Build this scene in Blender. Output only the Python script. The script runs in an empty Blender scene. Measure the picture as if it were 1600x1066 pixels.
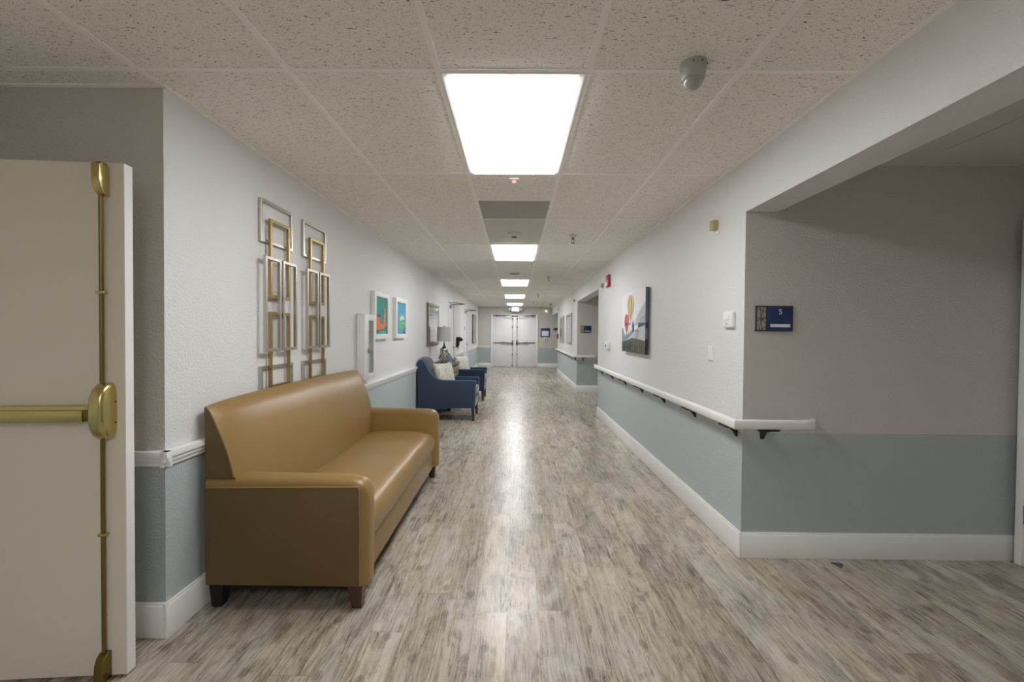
import bpy, bmesh, math, random
from mathutils import Vector, Matrix
random.seed(7)
PI = math.pi
C = bpy.context.scene.collection
S = bpy.context.scene

# ------------------------------------------------------------------ camera, world, exposure
def look_matrix(yaw, pitch, roll):
    rz = Matrix.Rotation(yaw, 3, 'Z')
    rx = Matrix.Rotation(pitch, 3, 'X')
    ry = Matrix.Rotation(roll, 3, 'Y')
    return rz @ rx @ ry
cam_data = bpy.data.cameras.new('camera')
cam = bpy.data.objects.new('camera', cam_data); C.objects.link(cam)
R = look_matrix(0.0068, -0.0173, -0.0076)
M4 = (R @ Matrix(((1, 0, 0), (0, 0, -1), (0, 1, 0)))).to_4x4()
M4.translation = Vector((0, 0, 1.3613))
cam.matrix_world = M4
cam_data.sensor_width = 36.0
cam_data.lens = 726.16 / 1600 * 36
cam_data.clip_start = 0.05
S.camera = cam

world = bpy.data.worlds.new('world'); S.world = world
world.use_nodes = True
world.node_tree.nodes['Background'].inputs[0].default_value = (0.8, 0.85, 0.9, 1)
world.node_tree.nodes['Background'].inputs[1].default_value = 0.2

S.view_settings.view_transform = 'Standard'
S.view_settings.look = 'None'
S.view_settings.gamma = 1
S.view_settings.exposure = 1.52
S.view_settings.use_curve_mapping = False
S.cycles.use_denoising = True
S.cycles.max_bounces = 14
S.cycles.diffuse_bounces = 8
S.cycles.sample_clamp_indirect = 8
PANEL = 6.0          # radiance of the ceiling panels
CEIL = 2.4224

# ------------------------------------------------------------------ materials
def srgb(r, g, b):
    f = lambda c: (c / 255 / 12.92) if c / 255 <= 0.04045 else ((c / 255 + 0.055) / 1.055) ** 2.4
    return (f(r), f(g), f(b), 1)
def nt(name):
    m = bpy.data.materials.new(name); m.use_nodes = True
    t = m.node_tree; b = t.nodes['Principled BSDF']
    return m, t, b
def N(t, typ, **kw):
    n = t.nodes.new(typ)
    for k, v in kw.items():
        if k.startswith('_'): setattr(n, k[1:], v)
        else: n.inputs[k].default_value = v
    return n
def plain(name, col, rough=0.5, metal=0.0, bump=0.0, bscale=200, spec=0.5, var=0.0, vscale=4, coat=0.0):
    m, t, b = nt(name)
    b.inputs['Base Color'].default_value = col
    b.inputs['Roughness'].default_value = rough
    b.inputs['Metallic'].default_value = metal
    b.inputs['Specular IOR Level'].default_value = spec
    b.inputs['Coat Weight'].default_value = coat
    tc = N(t, 'ShaderNodeTexCoord')
    if bump:
        no = N(t, 'ShaderNodeTexNoise', Scale=bscale, Detail=3.0)
        bp = N(t, 'ShaderNodeBump', Strength=bump, Distance=0.002)
        t.links.new(tc.outputs['Object'], no.inputs['Vector'])
        t.links.new(no.outputs['Fac'], bp.inputs['Height'])
        t.links.new(bp.outputs['Normal'], b.inputs['Normal'])
    if var:
        n2 = N(t, 'ShaderNodeTexNoise', Scale=vscale, Detail=4.0)
        cr = N(t, 'ShaderNodeMapRange'); cr.inputs['To Min'].default_value = 1 - var; cr.inputs['To Max'].default_value = 1 + var
        mx = N(t, 'ShaderNodeVectorMath', _operation='SCALE')
        mx.inputs[0].default_value = col[:3]
        t.links.new(tc.outputs['Object'], n2.inputs['Vector'])
        t.links.new(n2.outputs['Fac'], cr.inputs['Value'])
        t.links.new(cr.outputs['Result'], mx.inputs['Scale'])
        t.links.new(mx.outputs[0], b.inputs['Base Color'])
    return m
def glow(name, col, strength):
    m, t, b = nt(name)
    b.inputs['Base Color'].default_value = col
    b.inputs['Roughness'].default_value = 0.6
    b.inputs['Emission Color'].default_value = col
    b.inputs['Emission Strength'].default_value = strength
    return m

PAINT_Z = 0.765
def wall_paint(name, upper, lower, bump=0.6):
    m, t, b = nt(name)
    geo = N(t, 'ShaderNodeNewGeometry'); sep = N(t, 'ShaderNodeSeparateXYZ')
    t.links.new(geo.outputs['Position'], sep.inputs[0])
    cmp = N(t, 'ShaderNodeMath', _operation='GREATER_THAN'); cmp.inputs[1].default_value = PAINT_Z
    t.links.new(sep.outputs['Z'], cmp.inputs[0])
    mx = N(t, 'ShaderNodeMix', _data_type='RGBA')
    mx.inputs[6].default_value = lower; mx.inputs[7].default_value = upper
    t.links.new(cmp.outputs[0], mx.inputs[0])
    t.links.new(mx.outputs[2], b.inputs['Base Color'])
    b.inputs['Roughness'].default_value = 0.45
    n1 = N(t, 'ShaderNodeTexNoise', Scale=95.0, Detail=2.5, Roughness=0.55)
    t.links.new(geo.outputs['Position'], n1.inputs['Vector'])
    cr = N(t, 'ShaderNodeMapRange'); cr.inputs['From Min'].default_value = 0.42; cr.inputs['From Max'].default_value = 0.62
    t.links.new(n1.outputs['Fac'], cr.inputs['Value'])
    bp = N(t, 'ShaderNodeBump', Strength=bump, Distance=0.0022)
    t.links.new(cr.outputs['Result'], bp.inputs['Height'])
    t.links.new(bp.outputs['Normal'], b.inputs['Normal'])
    return m

def floor_mat():
    m, t, b = nt('weathered_wood_vinyl')
    L = t.links.new
    geo = N(t, 'ShaderNodeNewGeometry'); sep = N(t, 'ShaderNodeSeparateXYZ'); L(geo.outputs['Position'], sep.inputs[0])
    def math_(op, a, bb=None, c=None):
        n = N(t, 'ShaderNodeMath', _operation=op)
        for i, v in enumerate((a, bb, c)):
            if v is None: continue
            if hasattr(v, 'links'): L(v, n.inputs[i])
            else: n.inputs[i].default_value = v
        return n.outputs[0]
    W, LEN = 0.155, 1.22
    xr = math_('DIVIDE', math_('ADD', sep.outputs['X'], 0.03), W)
    row = math_('FLOOR', xr)
    wn = N(t, 'ShaderNodeTexWhiteNoise', _noise_dimensions='1D'); L(row, wn.inputs['W'])
    yr = math_('ADD', math_('DIVIDE', sep.outputs['Y'], LEN), wn.outputs['Value'])
    colm = math_('FLOOR', yr)
    cv = N(t, 'ShaderNodeCombineXYZ'); L(row, cv.inputs[0]); L(colm, cv.inputs[1])
    wn2 = N(t, 'ShaderNodeTexWhiteNoise', _noise_dimensions='3D'); L(cv.outputs[0], wn2.inputs['Vector'])
    rnd = wn2.outputs['Value']
    fx = math_('FRACT', xr); fy = math_('FRACT', yr)
    ex = math_('MINIMUM', fx, math_('SUBTRACT', 1.0, fx)); ey = math_('MINIMUM', fy, math_('SUBTRACT', 1.0, fy))
    seam = math_('MAXIMUM', math_('LESS_THAN', ex, 0.009), math_('LESS_THAN', ey, 0.0012))
    # grain coordinates, wobbling
    wob = N(t, 'ShaderNodeTexNoise', Scale=3.0, Detail=2.0)
    wc = N(t, 'ShaderNodeCombineXYZ'); L(math_('MULTIPLY', sep.outputs['X'], 2.2), wc.inputs[0]); L(sep.outputs['Y'], wc.inputs[1]); L(math_('MULTIPLY', rnd, 11.0), wc.inputs[2])
    L(wc.outputs[0], wob.inputs['Vector'])
    wx = math_('MULTIPLY', math_('SUBTRACT', wob.outputs['Fac'], 0.5), 0.035)
    def grain(sx, sy, detail, rough=0.6, dist=0.0):
        c = N(t, 'ShaderNodeCombineXYZ')
        L(math_('MULTIPLY', math_('ADD', sep.outputs['X'], wx), sx), c.inputs[0])
        L(math_('MULTIPLY', sep.outputs['Y'], sy), c.inputs[1])
        L(math_('MULTIPLY', rnd, 37.0), c.inputs[2])
        n = N(t, 'ShaderNodeTexNoise', Scale=1.0, Detail=detail, Roughness=rough, Distortion=dist)
        L(c.outputs[0], n.inputs['Vector']); return n.outputs['Fac']
    g1 = grain(95, 3.4, 6.0, 0.72, 0.3)
    g2 = grain(360, 13.0, 3.0, 0.65, 0.2)
    g3 = grain(10, 3.6, 7.0, 0.70, 1.0)
    g4 = grain(34, 2.6, 7.0, 0.7, 0.5)
    g5 = grain(140, 22.0, 3.0, 0.6, 0.5)
    v = math_('ADD', math_('MULTIPLY', g1, 0.34), math_('ADD', math_('MULTIPLY', g2, 0.30), math_('MULTIPLY', g3, 0.44)))
    v = math_('ADD', v, math_('MULTIPLY', math_('SUBTRACT', rnd, 0.5), 0.10))
    ramp = N(t, 'ShaderNodeValToRGB'); L(v, ramp.inputs[0])
    e = ramp.color_ramp.elements
    e[0].position = 0.38; e[0].color = srgb(96, 86, 75)
    e[1].position = 0.72; e[1].color = srgb(212, 207, 199)
    e.new(0.46).color = srgb(142, 134, 121); e.new(0.53).color = srgb(169, 162, 149); e.new(0.60).color = srgb(188, 183, 172)
    # warm / cool drift
    d = N(t, 'ShaderNodeTexNoise', Scale=1.0, Detail=2.0)
    dc = N(t, 'ShaderNodeCombineXYZ'); L(math_('MULTIPLY', sep.outputs['X'], 7.0), dc.inputs[0]); L(math_('MULTIPLY', sep.outputs['Y'], 1.6), dc.inputs[1]); L(rnd, dc.inputs[2])
    L(dc.outputs[0], d.inputs['Vector'])
    tint = N(t, 'ShaderNodeMix', _data_type='RGBA'); tint.inputs[6].default_value = (1.06, 0.985, 0.885, 1); tint.inputs[7].default_value = (0.975, 0.985, 0.995, 1)
    mr = N(t, 'ShaderNodeMapRange'); mr.inputs['From Min'].default_value = 0.35; mr.inputs['From Max'].default_value = 0.65; L(d.outputs['Fac'], mr.inputs['Value']); L(mr.outputs[0], tint.inputs[0])
    mul = N(t, 'ShaderNodeMix', _data_type='RGBA', _blend_type='MULTIPLY'); mul.inputs[0].default_value = 1
    L(ramp.outputs[0], mul.inputs[6]); L(tint.outputs[2], mul.inputs[7])
    # fine dark cracks
    cr = N(t, 'ShaderNodeMapRange'); cr.inputs['From Min'].default_value = 0.022; cr.inputs['From Max'].default_value = 0.008; L(math_('ABSOLUTE', math_('SUBTRACT', g4, 0.46)), cr.inputs['Value'])
    gate = N(t, 'ShaderNodeMapRange'); gate.inputs['From Min'].default_value = 0.55; gate.inputs['From Max'].default_value = 0.42; L(g3, gate.inputs['Value'])
    speck = N(t, 'ShaderNodeMapRange'); speck.inputs['From Min'].default_value = 0.64; speck.inputs['From Max'].default_value = 0.74; L(g5, speck.inputs['Value'])
    # knots
    kc = N(t, 'ShaderNodeCombineXYZ'); L(math_('MULTIPLY', math_('ADD', sep.outputs['X'], math_('MULTIPLY', wx, 0.6)), 4.4), kc.inputs[0]); L(math_('MULTIPLY', sep.outputs['Y'], 2.6), kc.inputs[1])
    vo = N(t, 'ShaderNodeTexVoronoi', _voronoi_dimensions='2D', Scale=1.0, Randomness=1.0); L(kc.outputs[0], vo.inputs['Vector'])
    kn = N(t, 'ShaderNodeMapRange'); kn.inputs['From Min'].default_value = 0.105; kn.inputs['From Max'].default_value = 0.055; L(vo.outputs['Distance'], kn.inputs['Value'])
    ring = math_('MULTIPLY', kn.outputs[0], math_('ADD', 0.68, math_('MULTIPLY', math_('SINE', math_('MULTIPLY', vo.outputs['Distance'], 190.0)), 0.3)))
    dark = math_('MAXIMUM', math_('MAXIMUM', math_('MULTIPLY', math_('MULTIPLY', cr.outputs[0], gate.outputs[0]), 0.9), math_('MULTIPLY', speck.outputs[0], 0.4)), math_('MAXIMUM', math_('MULTIPLY', ring, 0.75), math_('MULTIPLY', seam, 0.55)))
    mix = N(t, 'ShaderNodeMix', _data_type='RGBA'); L(dark, mix.inputs[0]); L(mul.outputs[2], mix.inputs[6]); mix.inputs[7].default_value = srgb(72, 64, 56)
    L(mix.outputs[2], b.inputs['Base Color'])
    ro = N(t, 'ShaderNodeMapRange'); ro.inputs['To Min'].default_value = 0.22; ro.inputs['To Max'].default_value = 0.33; L(g1, ro.inputs['Value'])
    L(ro.outputs[0], b.inputs['Roughness'])
    bp = N(t, 'ShaderNodeBump', Strength=0.12, Distance=0.001); L(math_('SUBTRACT', g2, math_('MULTIPLY', dark, 0.5)), bp.inputs['Height'])
    L(bp.outputs['Normal'], b.inputs['Normal'])
    return m

def tile_mat():
    m, t, b = nt('fissured_ceiling_tile')
    L = t.links.new
    geo = N(t, 'ShaderNodeNewGeometry')
    def tex(sc, detail, thr0, thr1):
        mp = N(t, 'ShaderNodeMapping'); mp.inputs['Scale'].default_value = sc; L(geo.outputs['Position'], mp.inputs[0])
        n = N(t, 'ShaderNodeTexNoise', Scale=1.0, Detail=detail, Roughness=0.6, Distortion=0.3); L(mp.outputs[0], n.inputs['Vector'])
        r = N(t, 'ShaderNodeMapRange'); r.inputs['From Min'].default_value = thr0; r.inputs['From Max'].default_value = thr1
        L(n.outputs['Fac'], r.inputs['Value']); return r.outputs[0]
    f1 = tex((55, 190, 1), 2.0, 0.635, 0.69)
    f2 = tex((210, 320, 1), 1.0, 0.62, 0.70)
    mxm = N(t, 'ShaderNodeMath', _operation='MAXIMUM'); L(f1, mxm.inputs[0])
    h = N(t, 'ShaderNodeMath', _operation='MULTIPLY'); L(f2, h.inputs[0]); h.inputs[1].default_value = 0.6; L(h.outputs[0], mxm.inputs[1])
    mx = N(t, 'ShaderNodeMix', _data_type='RGBA'); mx.inputs[6].default_value = srgb(246, 244, 237); mx.inputs[7].default_value = srgb(96, 92, 82)
    L(mxm.outputs[0], mx.inputs[0]); L(mx.outputs[2], b.inputs['Base Color'])
    b.inputs['Roughness'].default_value = 0.9
    b.inputs['Specular IOR Level'].default_value = 0.1
    iv = N(t, 'ShaderNodeMath', _operation='SUBTRACT'); iv.inputs[0].default_value = 1; L(mxm.outputs[0], iv.inputs[1])
    bp = N(t, 'ShaderNodeBump', Strength=0.5, Distance=0.002); L(iv.outputs[0], bp.inputs['Height']); L(bp.outputs['Normal'], b.inputs['Normal'])
    return m

def leather_mat():
    m, t, b = nt('tan_vinyl_leather')
    L = t.links.new
    tc = N(t, 'ShaderNodeTexCoord')
    vo = N(t, 'ShaderNodeTexVoronoi', Scale=420.0); L(tc.outputs['Object'], vo.inputs['Vector'])
    n = N(t, 'ShaderNodeTexNoise', Scale=3.0, Detail=3.0); L(tc.outputs['Object'], n.inputs['Vector'])
    mx = N(t, 'ShaderNodeMix', _data_type='RGBA'); mx.inputs[6].default_value = srgb(142, 113, 63); mx.inputs[7].default_value = srgb(152, 121, 71)
    L(n.outputs['Fac'], mx.inputs[0]); L(mx.outputs[2], b.inputs['Base Color'])
    b.inputs['Roughness'].default_value = 0.36
    bp = N(t, 'ShaderNodeBump', Strength=0.12, Distance=0.001); L(vo.outputs['Distance'], bp.inputs['Height']); L(bp.outputs['Normal'], b.inputs['Normal'])
    return m

def fabric_mat(name, col, scale=900):
    m, t, b = nt(name)
    L = t.links.new
    tc = N(t, 'ShaderNodeTexCoord')
    n = N(t, 'ShaderNodeTexNoise', Scale=scale, Detail=1.0); L(tc.outputs['Object'], n.inputs['Vector'])
    mx = N(t, 'ShaderNodeMix', _data_type='RGBA')
    mx.inputs[6].default_value = tuple(c * 0.8 for c in col[:3]) + (1,); mx.inputs[7].default_value = tuple(min(1, c * 1.2) for c in col[:3]) + (1,)
    L(n.outputs['Fac'], mx.inputs[0]); L(mx.outputs[2], b.inputs['Base Color'])
    b.inputs['Roughness'].default_value = 0.8
    b.inputs['Sheen Weight'].default_value = 0.3
    bp = N(t, 'ShaderNodeBump', Strength=0.2, Distance=0.001); L(n.outputs['Fac'], bp.inputs['Height']); L(bp.outputs['Normal'], b.inputs['Normal'])
    return m

def wood_mat(name, c1, c2, rough=0.4):
    m, t, b = nt(name)
    L = t.links.new
    tc = N(t, 'ShaderNodeTexCoord')
    mp = N(t, 'ShaderNodeMapping'); mp.inputs['Scale'].default_value = (40, 6, 40); L(tc.outputs['Object'], mp.inputs[0])
    n = N(t, 'ShaderNodeTexNoise', Scale=1.0, Detail=4.0); L(mp.outputs[0], n.inputs['Vector'])
    mx = N(t, 'ShaderNodeMix', _data_type='RGBA'); mx.inputs[6].default_value = c1; mx.inputs[7].default_value = c2
    L(n.outputs['Fac'], mx.inputs[0]); L(mx.outputs[2], b.inputs['Base Color'])
    b.inputs['Roughness'].default_value = rough
    return m

def pillow_mat():
    m, t, b = nt('cream_leaf_print')
    L = t.links.new
    tc = N(t, 'ShaderNodeTexCoord')
    mp = N(t, 'ShaderNodeMapping'); mp.inputs['Scale'].default_value = (22, 30, 9); L(tc.outputs['Object'], mp.inputs[0])
    n = N(t, 'ShaderNodeTexNoise', Scale=1.0, Detail=2.0, Distortion=1.2); L(mp.outputs[0], n.inputs['Vector'])
    r = N(t, 'ShaderNodeValToRGB'); L(n.outputs['Fac'], r.inputs[0])
    e = r.color_ramp.elements
    e[0].position = 0.42; e[0].color = srgb(226, 222, 210); e[1].position = 0.6; e[1].color = srgb(206, 202, 186)
    e.new(0.5).color = srgb(150, 158, 150); e.new(0.54).color = srgb(222, 218, 204)
    L(r.outputs[0], b.inputs['Base Color']); b.inputs['Roughness'].default_value = 0.85
    return m

def mercury_mat():
    m, t, b = nt('mercury_glass')
    L = t.links.new
    tc = N(t, 'ShaderNodeTexCoord')
    n = N(t, 'ShaderNodeTexNoise', Scale=45.0, Detail=4.0); L(tc.outputs['Object'], n.inputs['Vector'])
    r = N(t, 'ShaderNodeValToRGB'); L(n.outputs['Fac'], r.inputs[0])
    r.color_ramp.elements[0].position = 0.4; r.color_ramp.elements[0].color = srgb(96, 92, 86)
    r.color_ramp.elements[1].position = 0.6; r.color_ramp.elements[1].color = srgb(232, 230, 224)
    L(r.outputs[0], b.inputs['Base Color']); b.inputs['Metallic'].default_value = 0.9; b.inputs['Roughness'].default_value = 0.25
    return m

def brass_mat(name, col, rough):
    m, t, b = nt(name)
    L = t.links.new
    tc = N(t, 'ShaderNodeTexCoord')
    n = N(t, 'ShaderNodeTexNoise', Scale=60.0, Detail=3.0); L(tc.outputs['Object'], n.inputs['Vector'])
    r = N(t, 'ShaderNodeMapRange'); r.inputs['To Min'].default_value = rough - 0.07; r.inputs['To Max'].default_value = rough + 0.1
    L(n.outputs['Fac'], r.inputs['Value']); L(r.outputs[0], b.inputs['Roughness'])
    b.inputs['Base Color'].default_value = col; b.inputs['Metallic'].default_value = 1.0
    return m

def glass_mat():
    m, t, b = nt('clear_glazing')
    b.inputs['Base Color'].default_value = (1, 1, 1, 1)
    b.inputs['Roughness'].default_value = 0.03
    b.inputs['Transmission Weight'].default_value = 1.0
    b.inputs['IOR'].default_value = 1.45
    return m

WALL_COL = srgb(228, 228, 228)
ACC_COL = srgb(204, 201, 195)  # presumed greige paint with some shade of the cross walls mixed in
TEAL = srgb(184, 196, 197)
TEAL_SHADED = srgb(174, 186, 186)  # same teal, darkened for the shade on the cross walls
M = dict(
    wall=wall_paint('light_grey_over_teal_paint', WALL_COL, TEAL),
    accent_shaded=wall_paint('shaded_greige_over_teal_paint', ACC_COL, TEAL_SHADED),
    drywall=plain('white_drywall', srgb(205, 202, 196), 0.8),
    floor=floor_mat(), tile=tile_mat(),
    smooth_tile=plain('smooth_vinyl_tile', srgb(205, 204, 194), 0.7),
    grid=plain('white_grid_metal', srgb(248, 247, 243), 0.5),
    trim=plain('white_semi_gloss_trim', srgb(238, 237, 236), 0.3),
    rail=plain('ivory_handrail_vinyl', srgb(236, 234, 230), 0.35, bump=0.1, bscale=300),
    black=plain('black_plastic', srgb(28, 26, 26), 0.45),
    shadow_black=plain('dust_cloth_shade_black', srgb(22, 21, 20), 0.9),  # black stands in for the deep shade beneath the sofa
    white=plain('white_plastic', srgb(236, 236, 236), 0.35),
    offwhite=plain('off_white_plastic', srgb(216, 214, 206), 0.45),
    dome=plain('grey_white_camera_plastic', srgb(176, 177, 175), 0.35),
    domeglass=plain('smoked_dome', srgb(168, 168, 166), 0.1, coat=1.0),
    door_cream=plain('cream_door_paint', srgb(222, 214, 199), 0.45, bump=0.03, bscale=60),
    door_white=plain('white_door_paint', srgb(234, 234, 236), 0.4),
    brass=brass_mat('polished_brass', srgb(204, 188, 126), 0.22),
    dark_brass=brass_mat('tarnished_brass', srgb(132, 114, 64), 0.32),
    silver=brass_mat('brushed_champagne_silver', srgb(196, 192, 182), 0.35),
    gold=brass_mat('brushed_gold', srgb(176, 156, 108), 0.35),
    steel=brass_mat('satin_steel', srgb(170, 170, 168), 0.3),
    dark_steel=brass_mat('dark_steel', srgb(92, 90, 86), 0.35),
    leather=leather_mat(),
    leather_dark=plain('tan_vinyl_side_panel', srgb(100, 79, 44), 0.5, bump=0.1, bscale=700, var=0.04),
    sofa_leg=wood_mat('dark_cherry_wood', srgb(62, 38, 28), srgb(84, 52, 38)),
    navy=fabric_mat('navy_upholstery', srgb(39, 55, 78)),
    navy_lit=fabric_mat('navy_upholstery_lit', srgb(62, 96, 138)),  # lighter blue paints the light on the seat; piping shares it
    espresso=wood_mat('espresso_wood', srgb(40, 32, 28), srgb(58, 46, 40)),
    chest=wood_mat('dark_grey_brown_wood', srgb(66, 56, 48), srgb(92, 80, 70)),
    weave=wood_mat('tan_woven_front', srgb(150, 124, 88), srgb(190, 166, 126), 0.7),
    pillow=pillow_mat(), mercury=mercury_mat(),
    shade=plain('white_linen_shade', srgb(214, 214, 216), 0.8, bump=0.2, bscale=700),
    frame_white=plain('white_lacquer_frame', srgb(240, 240, 240), 0.35),
    frame_taupe=wood_mat('taupe_brushed_frame', srgb(104, 96, 82), srgb(136, 128, 112)),
    frame_dark=plain('dark_bronze_frame', srgb(88, 84, 76), 0.4),
    mat_board=plain('off_white_mat_board', srgb(228, 228, 224), 0.8),
    glass=glass_mat(),
    navy_plate=plain('navy_sign_plate', srgb(36, 56, 100), 0.35),
    frame_silver=wood_mat('pale_silver_frame', srgb(160, 158, 150), srgb(188, 186, 178)),
    sign_frame=plain('dark_bronze_sign_frame', srgb(62, 58, 54), 0.45),
    sign_back=plain('beige_sign_backing', srgb(196, 188, 182), 0.6),
    sign_white=plain('white_sign_print', srgb(226, 230, 238), 0.6),
    red=plain('red_alarm_plastic', srgb(168, 36, 40), 0.35),
    tan_box=plain('tan_plastic_lens', srgb(178, 164, 116), 0.4),
    vent=plain('grey_vent_metal', srgb(140, 142, 136), 0.5),
    panel=glow('lit_panel_diffuser', (0.98, 0.98, 1.0, 1), PANEL),
    led_red=glow('red_led', (1.0, 0.12, 0.12, 1), 1.6),
    exit_green=glow('green_exit_glow', (0.12, 0.75, 0.42, 1), 0.9),
    exit_face=glow('pale_green_exit_face', (0.62, 0.88, 0.76, 1), 0.38),
    grey=plain('mid_grey_plastic', srgb(120, 120, 118), 0.5),
    blue_grey=plain('blue_grey_rubber', srgb(74, 82, 98), 0.6),
)

# ------------------------------------------------------------------ mesh builder
class MB:
    def __init__(s): s.bm = bmesh.new(); s.mats = []
    def mi(s, m):
        m = M[m] if isinstance(m, str) else m
        if m not in s.mats: s.mats.append(m)
        return s.mats.index(m)
    def _join(s, b2, m):
        k = s.mi(m)
        for f in b2.faces: f.material_index = k
        me = bpy.data.meshes.new('t'); b2.to_mesh(me); b2.free()
        n0 = len(s.bm.faces)
        s.bm.from_mesh(me); bpy.data.meshes.remove(me)
        s.bm.faces.ensure_lookup_table()
        for f in s.bm.faces[n0:]: f.material_index = k
        return s
    def box(s, lo, hi, m, bev=0.0, seg=2, mat=None):
        b = bmesh.new(); bmesh.ops.create_cube(b, size=1)
        for v in b.verts:
            v.co = Vector([lo[i] + (v.co[i] + 0.5) * (hi[i] - lo[i]) for i in range(3)])
        if bev: bmesh.ops.bevel(b, geom=b.edges[:] + b.verts[:], offset=bev, segments=seg, profile=0.5, affect='EDGES')
        if mat: b.transform(mat)
        return s._join(b, m)
    def prism(s, poly, axis, a, c, m, bev=0.0, seg=2, caps=True):
        """poly: 2D points, extruded along axis from a to c. axis z: (x,y); y: (x,z); x: (y,z)"""
        b = bmesh.new()
        def P(p, t): return {'z': (p[0], p[1], t), 'y': (p[0], t, p[1]), 'x': (t, p[0], p[1])}[axis]
        v0 = [b.verts.new(P(p, a)) for p in poly]; v1 = [b.verts.new(P(p, c)) for p in poly]
        n = len(poly)
        for i in range(n): b.faces.new((v0[i], v0[(i + 1) % n], v1[(i + 1) % n], v1[i]))
        if caps: b.faces.new(v0[::-1]); b.faces.new(v1)
        bmesh.ops.recalc_face_normals(b, faces=b.faces[:])
        if bev:
            es = [e for e in b.edges if e.calc_face_angle(0) > 0.6]
            bmesh.ops.bevel(b, geom=es, offset=bev, segments=seg, profile=0.5, affect='EDGES')
        return s._join(b, m)
    def lathe(s, prof, org, m, axis='z', n=32, mat=None):
        b = bmesh.new(); rings = []
        for r, h in prof:
            ring = []
            for k in range(n):
                a = 2 * PI * k / n; c, d = r * math.cos(a), r * math.sin(a)
                p = {'z': (c, d, h), 'y': (c, h, d), 'x': (h, c, d)}[axis]
                ring.append(b.verts.new(Vector(p)))
            rings.append(ring)
        for i in range(len(rings) - 1):
            for k in range(n):
                b.faces.new((rings[i][k], rings[i][(k + 1) % n], rings[i + 1][(k + 1) % n], rings[i + 1][k]))
        b.faces.new(rings[0][::-1]); b.faces.new(rings[-1])
        bmesh.ops.recalc_face_normals(b, faces=b.faces[:])
        if mat: b.transform(mat)
        b.transform(Matrix.Translation(Vector(org)))
        return s._join(b, m)
    def tube(s, pts, r, m, n=12):
        b = bmesh.new(); pts = [Vector(p) for p in pts]; rings = []
        for i, p in enumerate(pts):
            d = (pts[min(i + 1, len(pts) - 1)] - pts[max(i - 1, 0)]).normalized()
            up = Vector((0, 0, 1)) if abs(d.z) < 0.9 else Vector((1, 0, 0))
            u = d.cross(up).normalized(); w = u.cross(d)
            rings.append([b.verts.new(p + r * (math.cos(2 * PI * k / n) * u + math.sin(2 * PI * k / n) * w)) for k in range(n)])
        for i in range(len(rings) - 1):
            for k in range(n):
                b.faces.new((rings[i][k], rings[i][(k + 1) % n], rings[i + 1][(k + 1) % n], rings[i + 1][k]))
        b.faces.new(rings[0][::-1]); b.faces.new(rings[-1])
        bmesh.ops.recalc_face_normals(b, faces=b.faces[:])
        return s._join(b, m)
    def loft(s, rings, m, cap=True):
        b = bmesh.new(); rr = [[b.verts.new(Vector(p)) for p in r] for r in rings]; n = len(rr[0])
        for i in range(len(rr) - 1):
            for k in range(n):
                b.faces.new((rr[i][k], rr[i][(k + 1) % n], rr[i + 1][(k + 1) % n], rr[i + 1][k]))
        if cap: b.faces.new(rr[0][::-1]); b.faces.new(rr[-1])
        bmesh.ops.recalc_face_normals(b, faces=b.faces[:])
        return s._join(b, m)
    def poly3(s, pts, m, thick=None):
        b = bmesh.new(); b.faces.new([b.verts.new(Vector(p)) for p in pts])
        return s._join(b, m)
    def build(s, name, parent=None, at=None, smooth=True, ang=35):
        """vertices are given in world space; they are stored relative to the thing's base"""
        org = Vector(at) if at is not None else (Vector(BASE[parent.name]) if parent else Vector((0, 0, 0)))
        s.bm.transform(Matrix.Translation(-org))
        me = bpy.data.meshes.new(name)
        s.bm.to_mesh(me); s.bm.free()
        for m in s.mats: me.materials.append(m)
        if smooth:
            me.polygons.foreach_set('use_smooth', [True] * len(me.polygons))
            me.set_sharp_from_angle(angle=math.radians(ang))
        o = bpy.data.objects.new(name, me); C.objects.link(o)
        BASE[o.name] = tuple(org)
        if parent: o.parent = parent
        else: o.location = org
        return o
BASE = {}
def tag(o, label, cat, group=None, kind=None):
    o['label'] = label; o['category'] = cat
    if group: o['group'] = group
    if kind: o['kind'] = kind
    return o
def thing(name, label, cat, loc=(0, 0, 0), group=None, kind=None):
    o = bpy.data.objects.new(name, None); C.objects.link(o); o.location = loc; o.empty_display_size = 0.1
    BASE[o.name] = tuple(loc)
    return tag(o, label, cat, group, kind)
def dup(root, loc, label, rotz=None, group=None):
    r = root.copy(); C.objects.link(r); r.location = loc; r['label'] = label
    BASE[r.name] = tuple(loc)
    if rotz is not None: r.rotation_euler = (0, 0, rotz)
    if group: r['group'] = group
    def rec(a, bnew):
        for ch in list(a.children):
            c = ch.copy(); C.objects.link(c); c.parent = bnew; rec(ch, c)
    rec(root, r)
    return r
def text_mesh(txt, size, name, m, parent, mat, extrude=0.001):
    cu = bpy.data.curves.new('txt', 'FONT'); cu.body = txt; cu.size = size; cu.extrude = extrude
    cu.align_x = 'CENTER'; cu.align_y = 'CENTER'
    tmp = bpy.data.objects.new('txt', cu); C.objects.link(tmp)
    bpy.context.view_layer.update()
    me = bpy.data.meshes.new_from_object(tmp.evaluated_get(bpy.context.evaluated_depsgraph_get()))
    bpy.data.objects.remove(tmp); bpy.data.curves.remove(cu)
    me.name = name; me.transform(Matrix.Translation(-Vector(BASE[parent.name])) @ mat)
    me.materials.clear(); me.materials.append(M[m])
    o = bpy.data.objects.new(name, me); C.objects.link(o); o.parent = parent
    BASE[o.name] = BASE[parent.name]
    return o
# orientation matrices: columns are text right, text up, normal
FACE_MY = Matrix(((1, 0, 0), (0, 0, -1), (0, 1, 0))).to_4x4()           # faces -y (towards the camera)
def at_my(p): return Matrix.Translation(Vector(p)) @ FACE_MY

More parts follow.
